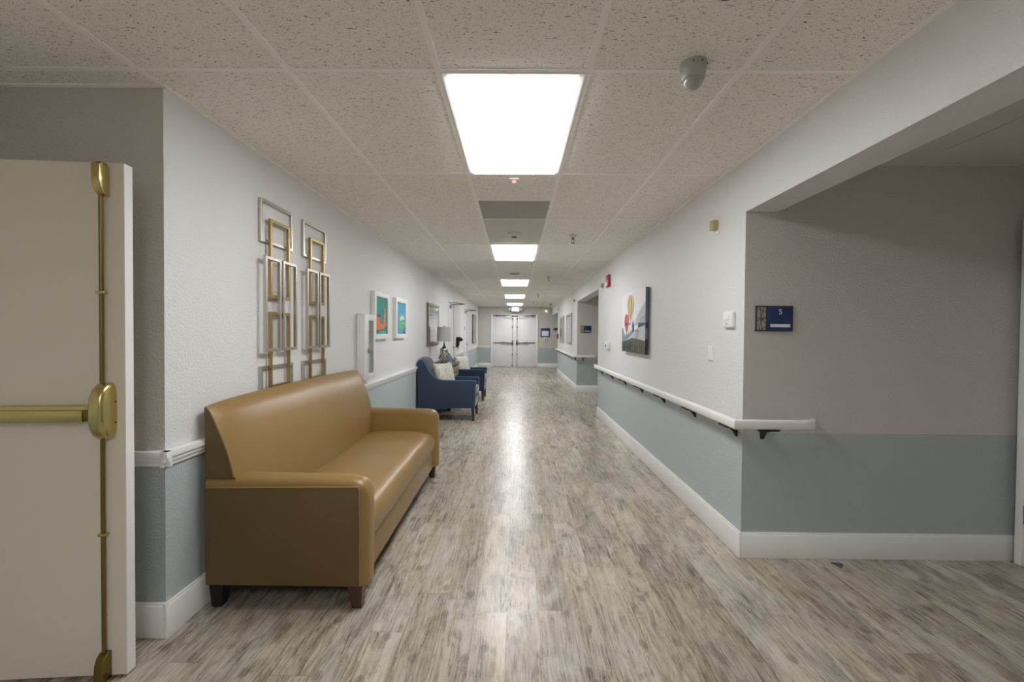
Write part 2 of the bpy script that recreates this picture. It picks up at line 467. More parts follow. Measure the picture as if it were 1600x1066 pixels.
# ------------------------------------------------------------------ the setting
YE = 18.65
XO = 3.07                       # outer side of the recesses
LA, LB = (-1.54, 2.03), (-1.485, YE)
def lx(y): return LA[0] + (LB[0] - LA[0]) * (y - LA[1]) / (LB[1] - LA[1])
RA, RB = (1.388, 2.83), (1.371, 7.69)
def rx(y): return RA[0] + (RB[0] - RA[0]) * (y - RA[1]) / (RB[1] - RA[1])
FA, FB = (1.434, 10.78), (1.462, 16.0)
def fx(y): return FA[0] + (FB[0] - FA[0]) * (y - FA[1]) / (FB[1] - FA[1])
XEND = 1.475

def wall_obj(name, mb, label, by_normal=True):
    o = mb.build(name, smooth=False)
    if by_normal:
        me = o.data
        me.materials.clear(); me.materials.append(M['wall']); me.materials.append(M['accent_shaded'])
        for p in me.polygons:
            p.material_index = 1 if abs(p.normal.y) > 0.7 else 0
    tag(o, label, 'wall', kind='structure')
    return o

tag(MB().box((-2.62, -6.6, -0.08), (XO + 0.1, YE + 0.1, 0), 'floor').build('floor', smooth=False),
    'weathered grey wood plank vinyl floor of the corridor', 'floor', kind='structure')

GX, RY, TW, TL = -0.3211, 1.8948, 0.6096, 1.2192
ceil = MB()
plain_tiles = {(0, 2, 0, 2): 'smooth_tile'}
ceil.box((-2.62, -6.6, CEIL), (1.60, YE + 0.1, CEIL + 0.05), 'tile')
ceil.box((GX, RY + 2 * TL, CEIL - 0.001), (GX + TW, RY + 3 * TL, CEIL + 0.001), 'smooth_tile')
ceiling = ceil.build('ceiling', smooth=False)
tag(ceiling, 'fissured grey-white suspended tile ceiling over the corridor', 'ceiling', kind='structure')
g = MB()
for k in range(-3, 3):
    x = GX + k * TW
    g.box((x - 0.012, -6.5, CEIL - 0.004), (x + 0.012, YE, CEIL + 0.002), 'grid')
for j in range(-7, 14):
    y = RY + j * TL
    g.box((-2.5, y - 0.012, CEIL - 0.003), (1.45, y + 0.012, CEIL + 0.002), 'grid')
g.box((GX, RY + 1.5 * TL - 0.012, CEIL - 0.003), (GX + TW, RY + 1.5 * TL + 0.012, CEIL + 0.002), 'grid')
g.build('ceiling_grid', ceiling, smooth=False)
g = MB()   # wall angle round the edge of the ceiling
g.prism([(lx(2.03), 2.03), (lx(YE), YE), (lx(YE) + 0.022, YE), (lx(2.03) + 0.022, 2.008)], 'z', CEIL - 0.006, CEIL + 0.002, 'grid')
g.box((-2.5, 2.008, CEIL - 0.006), (-1.53, 2.03, CEIL + 0.002), 'grid')
g.box((1.366, -6.5, CEIL - 0.006), (1.39, 2.83, CEIL + 0.002), 'grid')
g.prism([(rx(2.83), 2.83), (rx(7.69), 7.69), (rx(7.69) - 0.022, 7.69), (rx(2.83) - 0.022, 2.83)], 'z', CEIL - 0.006, CEIL + 0.002, 'grid')
g.prism([(rx(7.69), 7.69), (FA[0], FA[1]), (FB[0], FB[1]), (XEND, YE), (XEND - 0.022, YE), (FB[0] - 0.022, FB[1]), (FA[0] - 0.022, FA[1]), (rx(7.69) - 0.022, 7.69)], 'z', CEIL - 0.006, CEIL + 0.002, 'grid')
g.box((-1.5, YE - 0.022, CEIL - 0.006), (XEND, YE, CEIL + 0.002), 'grid')
g.build('edge_moulding', ceiling, smooth=False)

# left wall with two door openings
D3 = (10.55, 11.50); D4 = (13.62, 14.57); DH = 2.06
mb = MB()
T_ = 0.14
def lseg(a, b, z0, z1):
    mb.prism([(lx(a), a), (lx(b), b), (lx(b) - T_, b), (lx(a) - T_, a)], 'z', z0, z1, 'wall')
ys = [(2.03, D3[0]), (D3[1], D4[0]), (D4[1], YE + 0.1)]
for a, b in ys: lseg(a, b, 0, CEIL)
lseg(D3[0], D3[1], DH, CEIL); lseg(D4[0], D4[1], DH, CEIL)
mb.box((-2.5, 2.03, 0), (-1.54 - T_, 2.17, CEIL), 'wall')
wall_obj('wall_left', mb, 'left corridor wall, pale grey above a muted teal lower band')
mb = MB(); mb.box((-2.62, -6.6, 0), (-2.5, 2.03, CEIL), 'wall')
wall_obj('wall_nook', mb, 'pale grey wall beside the hinges of the open cream door')
mb = MB(); mb.box((-2.5, -6.6, 0), (XO, -6.5, CEIL), 'wall')
wall_obj('wall_back', mb, 'wall closing the corridor behind the viewer')

# right wall: solid blocks between the recesses, header running over the openings
mb = MB()
mb.prism([RA, RB, (XO, 7.69), (XO, 2.83)], 'z', 0, CEIL, 'wall')
mb.box((1.388, -6.5, 2.104), (1.578, 2.83, CEIL), 'wall')
mb.box((1.388, -6.5, 0), (XO, -1.0, 2.104), 'wall')
wall_obj('wall_right', mb, 'right corridor wall with the handrail and the large square opening to the alcove')
mb = MB()
mb.prism([FA, FB, (XO, 16.0), (XO, 10.78)], 'z', 0, CEIL, 'wall')
mb.prism([RB, FA, (FA[0] + 0.19, FA[1]), (RB[0] + 0.19, RB[1])], 'z', 2.10, CEIL, 'wall')
mb.prism([FB, (XEND, YE), (XEND + 0.19, YE), (FB[0] + 0.19, FB[1])], 'z', 2.085, CEIL, 'wall')
wall_obj('wall_far_right', mb, 'farther stretch of the right wall holding two framed prints')
mb = MB(); mb.box((XO, -6.6, 0), (XO + 0.1, 2.72 - 0.96, CEIL), 'wall'); mb.box((XO, 2.79, 0), (XO + 0.1, YE + 0.1, CEIL), 'wall')
mb.box((XO, 1.76, 2.06), (XO + 0.1, 2.79, CEIL), 'wall')
wall_obj('wall_outer_right', mb, 'inner side wall of the alcove and the recesses on the right')
for i, (a, b, lab) in enumerate(((-1.0, 2.83, 'flat plaster ceiling of the near alcove'), (7.69, 10.78, 'flat plaster ceiling of the middle recess'), (16.0, YE, 'flat plaster ceiling of the farthest recess'))):
    m_ = MB(); m_.box((1.578, a, 2.385), (XO, b, 2.44), 'drywall')
    if i == 0: m_.box((2.35, 2.15, 2.381), (2.8, 2.6, 2.385), 'drywall', 0.001)
    tag(m_.build('ceiling_recess' if i else 'ceiling_alcove', smooth=False), lab, 'ceiling', kind='structure')

# end wall with the double door opening
DX0, DX1, DZ = -0.905, 0.842, 2.05
mb = MB()
mb.box((-1.6, YE, 0), (DX0, YE + 0.12, CEIL), 'wall'); mb.box((DX1, YE, 0), (XO, YE + 0.12, CEIL), 'wall')
mb.box((DX0, YE, DZ), (DX1, YE + 0.12, CEIL), 'wall')
wall_obj('wall_end', mb, 'grey and teal wall at the far end of the corridor')

# baseboards and chair rail
BH, BT = 0.157, 0.016
def strip(name, segs, z0, z1, t, label, prof=None):
    """segs: lists of 2D points along the wall; t offsets to the side given by normal"""
    mb = MB()
    for pts, off in segs:
        for (a, b) in zip(pts[:-1], pts[1:]):
            a, b = Vector(a), Vector(b); d = (b - a).normalized(); n = Vector((d.y, -d.x)) * off
            for (zz0, zz1, tt) in (prof or [(z0, z1, t)]):
                mb.prism([tuple(a), tuple(b), tuple(b + n * tt), tuple(a + n * tt)], 'z', zz0, zz1, 'trim', bev=min(0.003, tt * 0.3), seg=2)
    return tag(mb.build(name, smooth=True), label, 'trim', kind='structure')
lw = lambda a, b: [(lx(a), a), (lx(b), b)]
CW = 0.06
BP = [(0, BH - 0.012, BT), (BH - 0.014, BH, BT * 0.72)]
strip('baseboard_left', [(lw(2.03 - BT, D3[0] - CW), 1), (lw(D3[1] + CW, D4[0] - CW), 1), (lw(D4[1] + CW, YE), 1), ([(-2.5, 2.03), (lx(2.03) + BT, 2.03)], 1)], 0, BH, BT, 'white baseboard along the left wall behind the tan sofa', BP)
strip('baseboard_right', [([(rx(7.69), 7.69), (rx(2.83), 2.83 - BT)], 1), ([(RA[0] - BT, 2.83), (3.045, 2.83)], 1)], 0, BH, BT, 'tall white baseboard wrapping the near right corner into the alcove', BP)
strip('baseboard_far_right', [([FB, (FA[0], FA[1] - BT)], 1), ([(FA[0] - BT, 10.78), (XO, 10.78)], 1)], 0, BH, BT, 'white baseboard along the farther right wall and recess', BP)
strip('baseboard_end', [([(-1.5, YE), (DX0 - 0.075, YE)], 1), ([(DX1 + 0.075, YE), (XO, YE)], 1)], 0, BH, BT, 'white baseboard either side of the far double doors', BP)
CR = [(0.762, 0.786, 0.014), (0.783, 0.806, 0.024), (0.803, 0.832, 0.034)]
strip('trim_1', [(lw(2.03 - 0.034, D3[0] - CW), 1), (lw(D3[1] + CW, D4[0] - CW), 1), (lw(D4[1] + CW, YE), 1), ([(-2.5, 2.03), (lx(2.03) + 0.034, 2.03)], 1), ([(-1.5, YE), (DX0 - 0.075, YE)], 1)], 0, 0, 0, 'white moulded chair rail along the left wall above the teal band', CR)

# ------------------------------------------------------------------ ceiling lights
def make_light(j, label):
    y0 = RY + j * TL
    t = thing('ceiling_light', label, 'ceiling light', (GX + TW / 2, y0 + TL / 2, CEIL), 'lit panels in the corridor ceiling')
    f = MB(); a, b, c, d = GX + 0.010, GX + TW - 0.010, y0 + 0.010, y0 + TL - 0.010; w = 0.026
    z0, z1 = CEIL - 0.008, CEIL
    for lo, hi in (((a, c), (a + w, d)), ((b - w, c), (b, d)), ((a + w, c), (b - w, c + w)), ((a + w, d - w), (b - w, d))):
        f.box((lo[0], lo[1], z0), (hi[0], hi[1], z1), 'grid', 0.002, 1)
    f.build('frame', t)
    MB().box((a + w + 0.004, c + w + 0.004, CEIL - 0.017), (b - w - 0.004, d - w - 0.004, CEIL - 0.001), 'panel', 0.002, 1).build('diffuser', t, smooth=False)
    return t
l0 = make_light(0, 'largest and nearest lit ceiling panel')
for j, lab in ((3, 'lit ceiling panel just beyond the round smoke detector, second from the viewer'), (6, 'middle one of the five lit ceiling panels'),
               (9, 'second farthest lit ceiling panel'), (12, 'smallest lit ceiling panel, just before the exit sign'), (-3, 'lit ceiling panel just behind the viewer'), (-5, 'unseen ceiling panel added far behind the viewer for more light')):  # last panel is unseen, added to brighten the open door
    dup(l0, (GX + TW / 2, RY + j * TL + TL / 2, CEIL), lab)

# ------------------------------------------------------------------ open cream door with brass hardware
def build_open_door():
    XE, Y0 = -1.512, 1.79
    W_, TH, Z0, Z1 = 0.93, 0.045, 0.010, 2.004
    t = thing('door_1', 'open cream door at left with brass push bar and vertical rods', 'door', (XE, Y0, 0), kind='structure')
    lf = MB(); lf.box((XE - W_, Y0, Z0), (XE, Y0 + TH, Z1), 'door_cream', 0.0015, 1)
    lf.build('door_leaf', t)
    e = MB(); e.box((XE - 0.0015, Y0 + 0.001, Z0 + 0.002), (XE + 0.001, Y0 + TH - 0.001, Z1 - 0.002), 'trim')  # white strip paints the light caught by the leaf edge
    e.build('lit_door_edge', t, smooth=False)['label'] = 'door edge with its light painted in as white'
    def prof_x(x0, x1, prof, m, bev, seg=3):   # prof: (y depth outward, z)
        b = MB(); b.prism([(Y0 - d, z) for d, z in prof], 'x', x0, x1, m, bev, seg); return b
    # latch case: rounded body
    rings = []
    cx, cz = -1.571, 1.050
    for k, (dep, sx, sz) in enumerate(((0.0, 0.029, 0.108), (0.012, 0.029, 0.109), (0.036, 0.0285, 0.105), (0.054, 0.0275, 0.092), (0.066, 0.0255, 0.072), (0.072, 0.0215, 0.05), (0.0745, 0.015, 0.03))):
        ring = []
        for q in range(32):
            a = 2 * PI * q / 32; ca, sa = math.cos(a), math.sin(a)
            ex = math.copysign(abs(ca) ** 0.42, ca) * sx; ez = math.copysign(abs(sa) ** 0.55, sa) * sz
            ring.append((cx + ex, Y0 - dep, cz + ez))
        rings.append(ring)
    b = MB(); b.loft(rings, 'brass')
    case = b.build('latch_case', t, ang=60)
    for zz in (1.085, 1.005):
        s_ = MB(); s_.lathe([(0.003, 0), (0.003, 0.0025)], (-1.5430, Y0 - 0.008, zz), 'black', axis='x', n=10); s_.build('screw', case)
    # push bar
    b = MB()
    b.box((-2.40, Y0 - 0.040, 1.020), (-1.60, Y0, 1.072), 'brass', 0.003)
    b.build('push_bar_housing', t)
    b = MB(); b.box((-2.36, Y0 - 0.058, 1.014), (-1.625, Y0 - 0.030, 1.058), 'brass', 0.004); b.build('push_bar', t)
    b = MB(); b.box((-1.625, Y0 - 0.054, 1.017), (-1.598, Y0 - 0.02, 1.060), 'dark_brass', 0.003); b.build('push_bar_bracket', t)
    # top and bottom latches
    top = [(0, 1.988), (0.046, 1.988), (0.050, 1.982), (0.050, 1.925), (0.044, 1.900), (0.030, 1.880), (0.012, 1.872), (0, 1.872)]
    prof_x(-1.594, -1.563, top, 'brass', 0.003).build('top_latch', t)
    b = MB(); b.box((-1.590, Y0 - 0.034, 1.985), (-1.567, Y0 - 0.004, 1.996), 'dark_brass', 0.003); b.build('latch_bolt', t)
    bot = [(0, 0.112), (0.018, 0.112), (0.036, 0.100), (0.046, 0.075), (0.049, 0.045), (0.050, 0.004), (0, 0.004)]
    prof_x(-1.600, -1.567, bot, 'dark_brass', 0.003).build('bottom_latch', t)
    for z0, z1 in ((1.13, 1.88), (0.105, 0.97)):
        b = MB(); b.tube([(-1.586, Y0 - 0.014, z0), (-1.586, Y0 - 0.014, z1)], 0.0072, 'dark_brass'); b.build('rod', t)
    for z in (1.504, 0.571):
        b = MB(); b.box((-1.602, Y0 - 0.024, z - 0.006), (-1.570, Y0, z + 0.006), 'brass', 0.004); b.build('rod_guide', t)
    # plugged screw heads
    b = MB()
    for x, z in ((-1.87, 0.243), (-1.74, 0.248), (-1.80, 0.045), (-1.69, 0.04), (-1.86, 0.59)):
        b.lathe([(0.004, 0), (0.0035, 0.0015), (0.001, 0.002)], (x, Y0, z), 'door_cream', axis='y', n=12, mat=Matrix.Rotation(PI, 4, 'Z'))
    b.build('screw_plug', t)
    # hinges on the hidden side
    b = MB()
    for z in (0.25, 1.0, 1.8): b.tube([(XE - W_ - 0.008, Y0 + TH / 2, z - 0.05), (XE - W_ - 0.008, Y0 + TH / 2, z + 0.05)], 0.008, 'brass')
    b.build('hinge', t)
    t.rotation_euler = (0, 0, 0.085)
    return t
build_open_door()
b = MB(); b.box((-2.5, 1.62, 0), (-2.455, 1.74, 2.05), 'trim', 0.003)
tag(b.build('trim_2'), 'white door jamb post beside the open cream door hinges', 'door jamb', kind='structure')

# ------------------------------------------------------------------ doors of the walls
def wall_door_left(name, d, label, handle=True):
    a, b_ = d; t = thing(name, label, 'door', (lx(a), a, 0), kind='structure')
    X0 = lx(a) ; leafx = X0 - 0.015
    lf = MB(); lf.box((leafx - 0.04, a + 0.004, 0.01), (leafx, b_ - 0.004, DH - 0.004), 'door_white', 0.002, 1); lf.build('door_leaf', t)
    cs = MB()
    p = 0.012
    cs.box((X0 - 0.10, a - 0.002, 0), (X0, a + 0.003, DH), 'trim')
    cs.box((X0 - 0.002, a - CW, 0), (X0 + p + 0.004, a + 0.002, DH + CW), 'trim', 0.003)
    cs.box((X0 - 0.002, b_ - 0.002, 0), (X0 + p + 0.006, b_ + CW, DH + CW), 'trim', 0.003)
    cs.box((X0 - 0.002, a, DH - 0.002), (X0 + p + 0.005, b_, DH + CW), 'trim', 0.003)
    cs.build('door_frame', t)
    h = MB(); y = a + 0.09
    h.lathe([(0.03, 0), (0.03, 0.012), (0.012, 0.014), (0.012, 0.05)], (leafx, b_ - 0.09, 1.0), 'steel', axis='x', n=16)
    h.tube([(leafx + 0.045, b_ - 0.09, 1.0), (leafx + 0.045, b_ - 0.21, 1.0)], 0.009, 'steel'); h.build('door_handle', t)
    for z in (0.25, 1.03, 1.85):
        k = MB(); k.box((leafx - 0.002, a + 0.002, z - 0.055), (leafx + 0.012, a + 0.022, z + 0.055), 'dark_steel', 0.003); k.build('hinge', t)
    c = MB(); c.box((leafx, a + 0.10, 1.93), (leafx + 0.06, a + 0.38, 1.995), 'steel', 0.005); cl = c.build('door_closer', t)
    c = MB(); c.tube([(leafx + 0.03, a + 0.2, 2.0), (X0 + 0.33, a + 0.30, 2.025)], 0.009, 'dark_steel', 8)
    c.tube([(X0 + 0.33, a + 0.30, 2.025), (X0 + 0.01, a + 0.46, 2.075)], 0.008, 'dark_steel', 8); c.build('closer_arm', cl)
    return t, leafx
d3, lf3 = wall_door_left('door_3', D3, 'white side door in the left wall just past the blue armchairs')
d4, lf4 = wall_door_left('door_4', D4, 'farther white side door in the left wall near the corridor end')
k = MB(); k.box((lf4, 13.95, 1.43), (lf4 + 0.008, 14.07, 1.55), 'grey', 0.002); k.build('number_plate', d4)

# alcove door at the right edge of the picture
t = thing('door_2', 'white door frame at the right edge of the picture inside the alcove', 'door', (XO, 2.79, 0), kind='structure')
b = MB()
b.box((XO - 0.06, 2.752, 0), (XO + 0.1, 2.795, 2.06), 'trim', 0.003)
b.box((XO - 0.06, 1.70, 0), (XO + 0.1, 1.76, 2.06), 'trim', 0.003)
b.box((XO - 0.06, 1.76, 2.02), (XO + 0.1, 2.752, 2.06), 'trim', 0.003)
b.build('door_frame', t)
b = MB(); b.box((XO + 0.01, 1.765, 0.01), (XO + 0.055, 2.748, 2.015), 'door_white', 0.002); b.build('door_leaf', t)
for z in (0.31, 1.08, 1.85):
    b = MB(); b.box((XO - 0.058, 2.744, z - 0.055), (XO - 0.010, 2.7545, z + 0.055), 'steel', 0.002)
    b.tube([(XO - 0.034, 2.742, z - 0.058), (XO - 0.034, 2.742, z + 0.058)], 0.008, 'steel', 10); b.build('hinge', t)

# far double doors
t = thing('door_5', 'white double doors with push bars at the far end of the corridor', 'door', (0, YE, 0), kind='structure')
b = MB()
b.box((DX0 - 0.075, YE - 0.03, 0), (DX0 + 0.002, YE + 0.1, DZ + 0.055), 'trim', 0.004)
b.box((DX1 - 0.002, YE - 0.03, 0), (DX1 + 0.075, YE + 0.1, DZ + 0.055), 'trim', 0.004)
b.box((DX0, YE - 0.03, DZ - 0.002), (DX1, YE + 0.1, DZ + 0.055), 'trim', 0.004)
b.build('door_frame', t)
b = MB(); b.box((-0.062, YE - 0.035, 0), (0.028, YE + 0.03, DZ), 'trim', 0.006); b.build('mullion', t)
for x0, x1, sgn in ((DX0, -0.062, 1), (0.028, DX1, -1)):
    lf = MB(); lf.box((x0 + 0.004, YE - 0.005, 0.012), (x1 - 0.004, YE + 0.04, DZ - 0.004), 'door_white', 0.002); leaf = lf.build('door_leaf', t)
    w = x1 - x0; ci = x1 if sgn > 0 else x0    # meeting side
    o_ = x0 if sgn > 0 else x1
    k = MB(); k.box((min(o_ + sgn * 0.04, ci - sgn * 0.06), YE - 0.045, 0.955), (max(o_ + sgn * 0.04, ci - sgn * 0.06), YE - 0.015, 0.995), 'steel', 0.006)
    k.box((min(o_ + sgn * 0.32, ci - sgn * 0.03), YE - 0.075, 0.945), (max(o_ + sgn * 0.32, ci - sgn * 0.03), YE - 0.003, 1.01), 'steel', 0.012)
    k.build('push_bar', leaf)
    k = MB(); k.box((min(ci - sgn * 0.075, ci - sgn * 0.01), YE - 0.07, 0.90), (max(ci - sgn * 0.075, ci - sgn * 0.01), YE - 0.003, 1.06), 'dark_steel', 0.01); k.build('latch_case', leaf)
    k = MB(); k.tube([(ci - sgn * 0.05, YE - 0.02, 0.05), (ci - sgn * 0.05, YE - 0.02, 1.95)], 0.007, 'steel', 8)
    for z in (0.06, 0.5, 1.6, 1.93): k.box((ci - sgn * 0.05 - 0.02, YE - 0.035, z - 0.03), (ci - sgn * 0.05 + 0.02, YE - 0.004, z + 0.03), 'grey' if z < 1.9 else 'dark_steel', 0.004)
    k.build('latch_rod', leaf)
    k = MB(); xa, xb = sorted((ci - sgn * 0.12, ci - sgn * 0.42)); k.box((xa, YE - 0.07, 1.955), (xb, YE - 0.003, 2.015), 'white', 0.01)
    cl = k.build('door_closer', leaf)
    k = MB(); k.tube([(ci - sgn * 0.3, YE - 0.05, 2.03), (o_ + sgn * 0.16, YE - 0.10, 2.045)], 0.010, 'dark_steel', 8)
    k.tube([(o_ + sgn * 0.16, YE - 0.10, 2.045), (o_ + sgn * 0.02, YE - 0.03, 2.07)], 0.011, 'dark_steel', 8)
    k.box((o_ + sgn * 0.16 - 0.03, YE - 0.11, 2.02), (o_ + sgn * 0.16 + 0.03, YE - 0.08, 2.055), 'black', 0.004); k.build('closer_arm', cl)
k = MB(); k.box((DX0 + 0.05, YE - 0.045, DZ + 0.012), (DX1 - 0.05, YE - 0.028, DZ + 0.032), 'steel', 0.003)
k.box((-0.14, YE - 0.06, DZ - 0.03), (0.11, YE - 0.03, DZ + 0.01), 'dark_steel', 0.004); k.build('head_rail', t)
k = MB(); k.box((DX0 + 0.02, YE - 0.05, 0), (DX1 + 0.14, YE + 0.06, 0.012), 'steel', 0.003)
k.build('threshold', t)

# ------------------------------------------------------------------ tan sofa
def build_sofa():
    Y0, Y1 = 2.235, 4.385
    XB, XF = -1.500, -0.735
    t = thing('sofa', 'long tan leather sofa against the left wall', 'sofa', (-1.12, (Y0 + Y1) / 2, 0))
    # backrest: curved cushion lofted along y
    base = [(-1.503, 0.985), (-1.498, 0.992), (-1.480, 0.975), (-1.455, 0.925), (-1.425, 0.855), (-1.396, 0.780), (-1.370, 0.690), (-1.345, 0.58), (-1.325, 0.46), (-1.315, 0.40), (-1.45, 0.40), (-1.500, 0.42)]
    wgt = [0.0, 0.25, 0.6, 0.9, 1, 1, 1, 0.9, 0.7, 0.4, 0, 0]
    zw = [0.8, 1.0, 0.8, 0.5, 0.2, 0, 0, 0, 0, 0, 0, 0]
    rings = []; n = 34
    for i in range(n + 1):
        s = i / n; y = Y0 + 0.006 + (Y1 - Y0 - 0.012) * (0.5 - 0.5 * math.cos(PI * s)); d = min(y - Y0, Y1 - y)
        bl = 1 - math.exp(-d / 0.10); cen = math.sin(PI * (y - Y0) / (Y1 - Y0))
        wav = 0.003 * math.sin(y * 9.0)
        rings.append([(px + w * (0.040 * bl + 0.022 * cen + wav * bl), y, pz + z * (0.018 * bl + 0.012 * cen)) for (px, pz), w, z in zip(base, wgt, zw)])
    b = MB(); b.loft(rings, 'leather', cap=False)
    back = b.build('backrest', t, ang=50)
    for y in (Y0 + 0.006, Y1 - 0.006):   # flat end panels with piping
        e = MB(); s_ = -1 if y < 3 else 1
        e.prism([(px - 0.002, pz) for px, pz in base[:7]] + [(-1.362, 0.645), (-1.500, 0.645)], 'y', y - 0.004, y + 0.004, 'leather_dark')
        e.tube([(px, y + s_ * 0.003, pz) for px, pz in base[0:7]] + [(-1.362, y + s_ * 0.003, 0.650)], 0.0045, 'leather', 8)
        e.build('back_end_panel', back)
    # armrests
    for y0, y1 in ((Y0, Y0 + 0.125), (Y1 - 0.125, Y1)):
        outer = y0 if y0 < 3 else y1; sgn = 1 if y0 < 3 else -1
        def ring(x, top, infl=0.0):
            pts = []
            w = y1 - y0; yc = (y0 + y1) / 2; R_ = w / 2
            zt = top - 0.045
            for k in range(13):
                a = PI * k / 12
                pts.append((x, yc - (R_ + infl) * math.cos(a), zt + (0.045 + infl) * math.sin(a) ** 0.8))
            pts = [(x, y0 - infl, 0.122), *pts, (x, y1 + infl, 0.122)]
            return pts
        rs = [ring(x, tp, f) for x, tp, f in ((XB, 0.655, 0), (-1.3, 0.655, 0), (-1.0, 0.652, 0), (-0.80, 0.648, 0.0), (-0.755, 0.640, -0.001), (-0.728, 0.628, -0.006), (-0.712, 0.605, -0.016), (-0.706, 0.57, -0.03))]
        a = MB(); a.loft(rs, 'leather'); arm = a.build('armrest', t, ang=60)
        p = MB(); pa = (outer - 0.003, outer + 0.004) if sgn > 0 else (outer - 0.004, outer + 0.003)
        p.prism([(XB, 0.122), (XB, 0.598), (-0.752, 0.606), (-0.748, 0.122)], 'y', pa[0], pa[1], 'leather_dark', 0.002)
        yy = outer - sgn * 0.003
        p.tube([(XB, yy, 0.600), (-1.1, yy, 0.604), (-0.760, yy, 0.608), (-0.750, yy, 0.596), (-0.747, yy, 0.40), (-0.747, yy, 0.125)], 0.004, 'leather', 8)
        p.build('side_panel', arm)
    # seat cushion
    ya, yb = Y0 + 0.12, Y1 - 0.12
    prof = [(-1.33, 0.30), (-1.33, 0.455), (-1.25, 0.468), (-1.12, 0.477), (-0.98, 0.478), (-0.86, 0.470), (-0.79, 0.455), (-0.755, 0.432), (-0.738, 0.40), (-0.733, 0.36), (-0.737, 0.315), (-0.748, 0.297)]
    rings = []
    for i in range(31):
        y = ya + (yb - ya) * (0.5 - 0.5 * math.cos(PI * i / 30)); d = min(y - ya, yb - y); bl = 1 - math.exp(-d / 0.07)
        wv = 0.0025 * math.sin(y * 11)
        rings.append([(px + (0.012 * bl if px > -0.8 else 0), y, pz - (0.022 * (1 - bl) - wv if pz > 0.38 else 0)) for px, pz in prof])
    b = MB(); b.loft(rings, 'leather'); b.build('seat_cushion', t, ang=60)
    b = MB(); b.box((-1.48, ya - 0.01, 0.125), (-0.742, yb + 0.01, 0.296), 'leather', 0.008, 3); b.build('front_rail', t)
    b = MB(); b.box((-1.49, Y0 + 0.03, 0.088), (-0.80, Y1 - 0.03, 0.126), 'shadow_black'); b.build('shaded_dust_cover', t)  # cover thickened in black to paint the shade under the sofa
    for x, sx in ((-0.775, 1), (-1.455, -1)):
        for y in (Y0 + 0.045, Y1 - 0.045):
            r0 = [(x - 0.036, y - 0.036, 0.124), (x + 0.036, y - 0.036, 0.124), (x + 0.036, y + 0.036, 0.124), (x - 0.036, y + 0.036, 0.124)]
            q = 0.023; ox = 0.006 * sx
            r1 = [(x + ox - q, y - q, 0), (x + ox + q, y - q, 0), (x + ox + q, y + q, 0), (x + ox - q, y + q, 0)]
            b = MB(); b.loft([r1, r0], 'sofa_leg' if sx > 0 else 'shadow_black'); b.build('leg', t, smooth=False)  # rear legs coloured black for the shade they stand in
build_sofa()

# ------------------------------------------------------------------ metal wall art
def rect_frame(mb, x, y0, y1, z0, z1, w, dep, m):
    for lo, hi in (((y0, z0), (y0 + w, z1)), ((y1 - w, z0), (y1, z1)), ((y0 + w, z0), (y1 - w, z0 + w)), ((y0 + w, z1 - w), (y1 - w, z1))):
        mb.box((x, lo[0], lo[1]), (x + dep, hi[0], hi[1]), m, 0.0015, 1)
    return mb
def wall_art(yc, label):
    X = lx(yc)
    t = thing('metal_wall_art', label, 'wall art', (X, yc, 0.885), 'overlapping metal rectangles above the sofa')
    for z0, z1 in ((1.900, 2.160), (0.888, 1.148)):
        rect_frame(MB(), X + 0.001, yc - 0.183, yc + 0.214, z0, z1, 0.019, 0.019, 'silver').build('silver_frame', t)
    for z0, z1 in ((1.565, 2.050), (1.008, 1.480)):
        rect_frame(MB(), X + 0.019, yc - 0.108, yc + 0.138, z0, z1, 0.020, 0.019, 'gold').build('gold_frame', t)
    for y0 in (yc - 0.198, yc + 0.012):
        rect_frame(MB(), X + 0.037, y0, y0 + 0.186, 1.237, 1.812, 0.019, 0.019, 'silver').build('silver_frame', t)
    return t
wall_art(2.952, 'tall silver and gold rectangle wall sculpture nearest the open door')
wall_art(3.505, 'second silver and gold rectangle wall sculpture, nearer the fire cabinet')

# ------------------------------------------------------------------ pictures: art helper
class Art:
    """flat coloured shapes on a vertical panel; u 0..1 left to right, v 0..1 up"""
    def __init__(s, p00, pu, pv, nrm):
        s.p, s.u, s.v, s.n = Vector(p00), Vector(pu), Vector(pv), Vector(nrm); s.mb = MB(); s.k = 0; s.mc = {}
    def mat(s, c, rough=0.6):
        if c not in s.mc: s.mc[c] = plain('print_%02x%02x%02x' % c, srgb(*c), rough, var=0.08, vscale=30)
        return s.mc[c]
    def poly(s, pts, c):
        s.k += 1; off = s.n * (0.00004 * s.k)
        P = [s.p + s.u * a + s.v * b + off for a, b in pts]
        f = MB; s.mb.poly3(P, s.mat(c))
        # make the face look along n
        fc = s.mb.bm.faces; fc.ensure_lookup_table(); fa = fc[-1]; fa.normal_update()
        if fa.normal.dot(s.n) < 0: fa.normal_flip()
    def ell(s, cu, cv, ru, rv, c, n=20, sq=1.0):
        s.poly([(cu + ru * math.cos(2 * PI * k / n), cv + rv * math.sin(2 * PI * k / n) * (1 if math.sin(2 * PI * k / n) > 0 else sq)) for k in range(n)], c)
    def build(s, name, parent): return s.mb.build(name, parent, smooth=False)

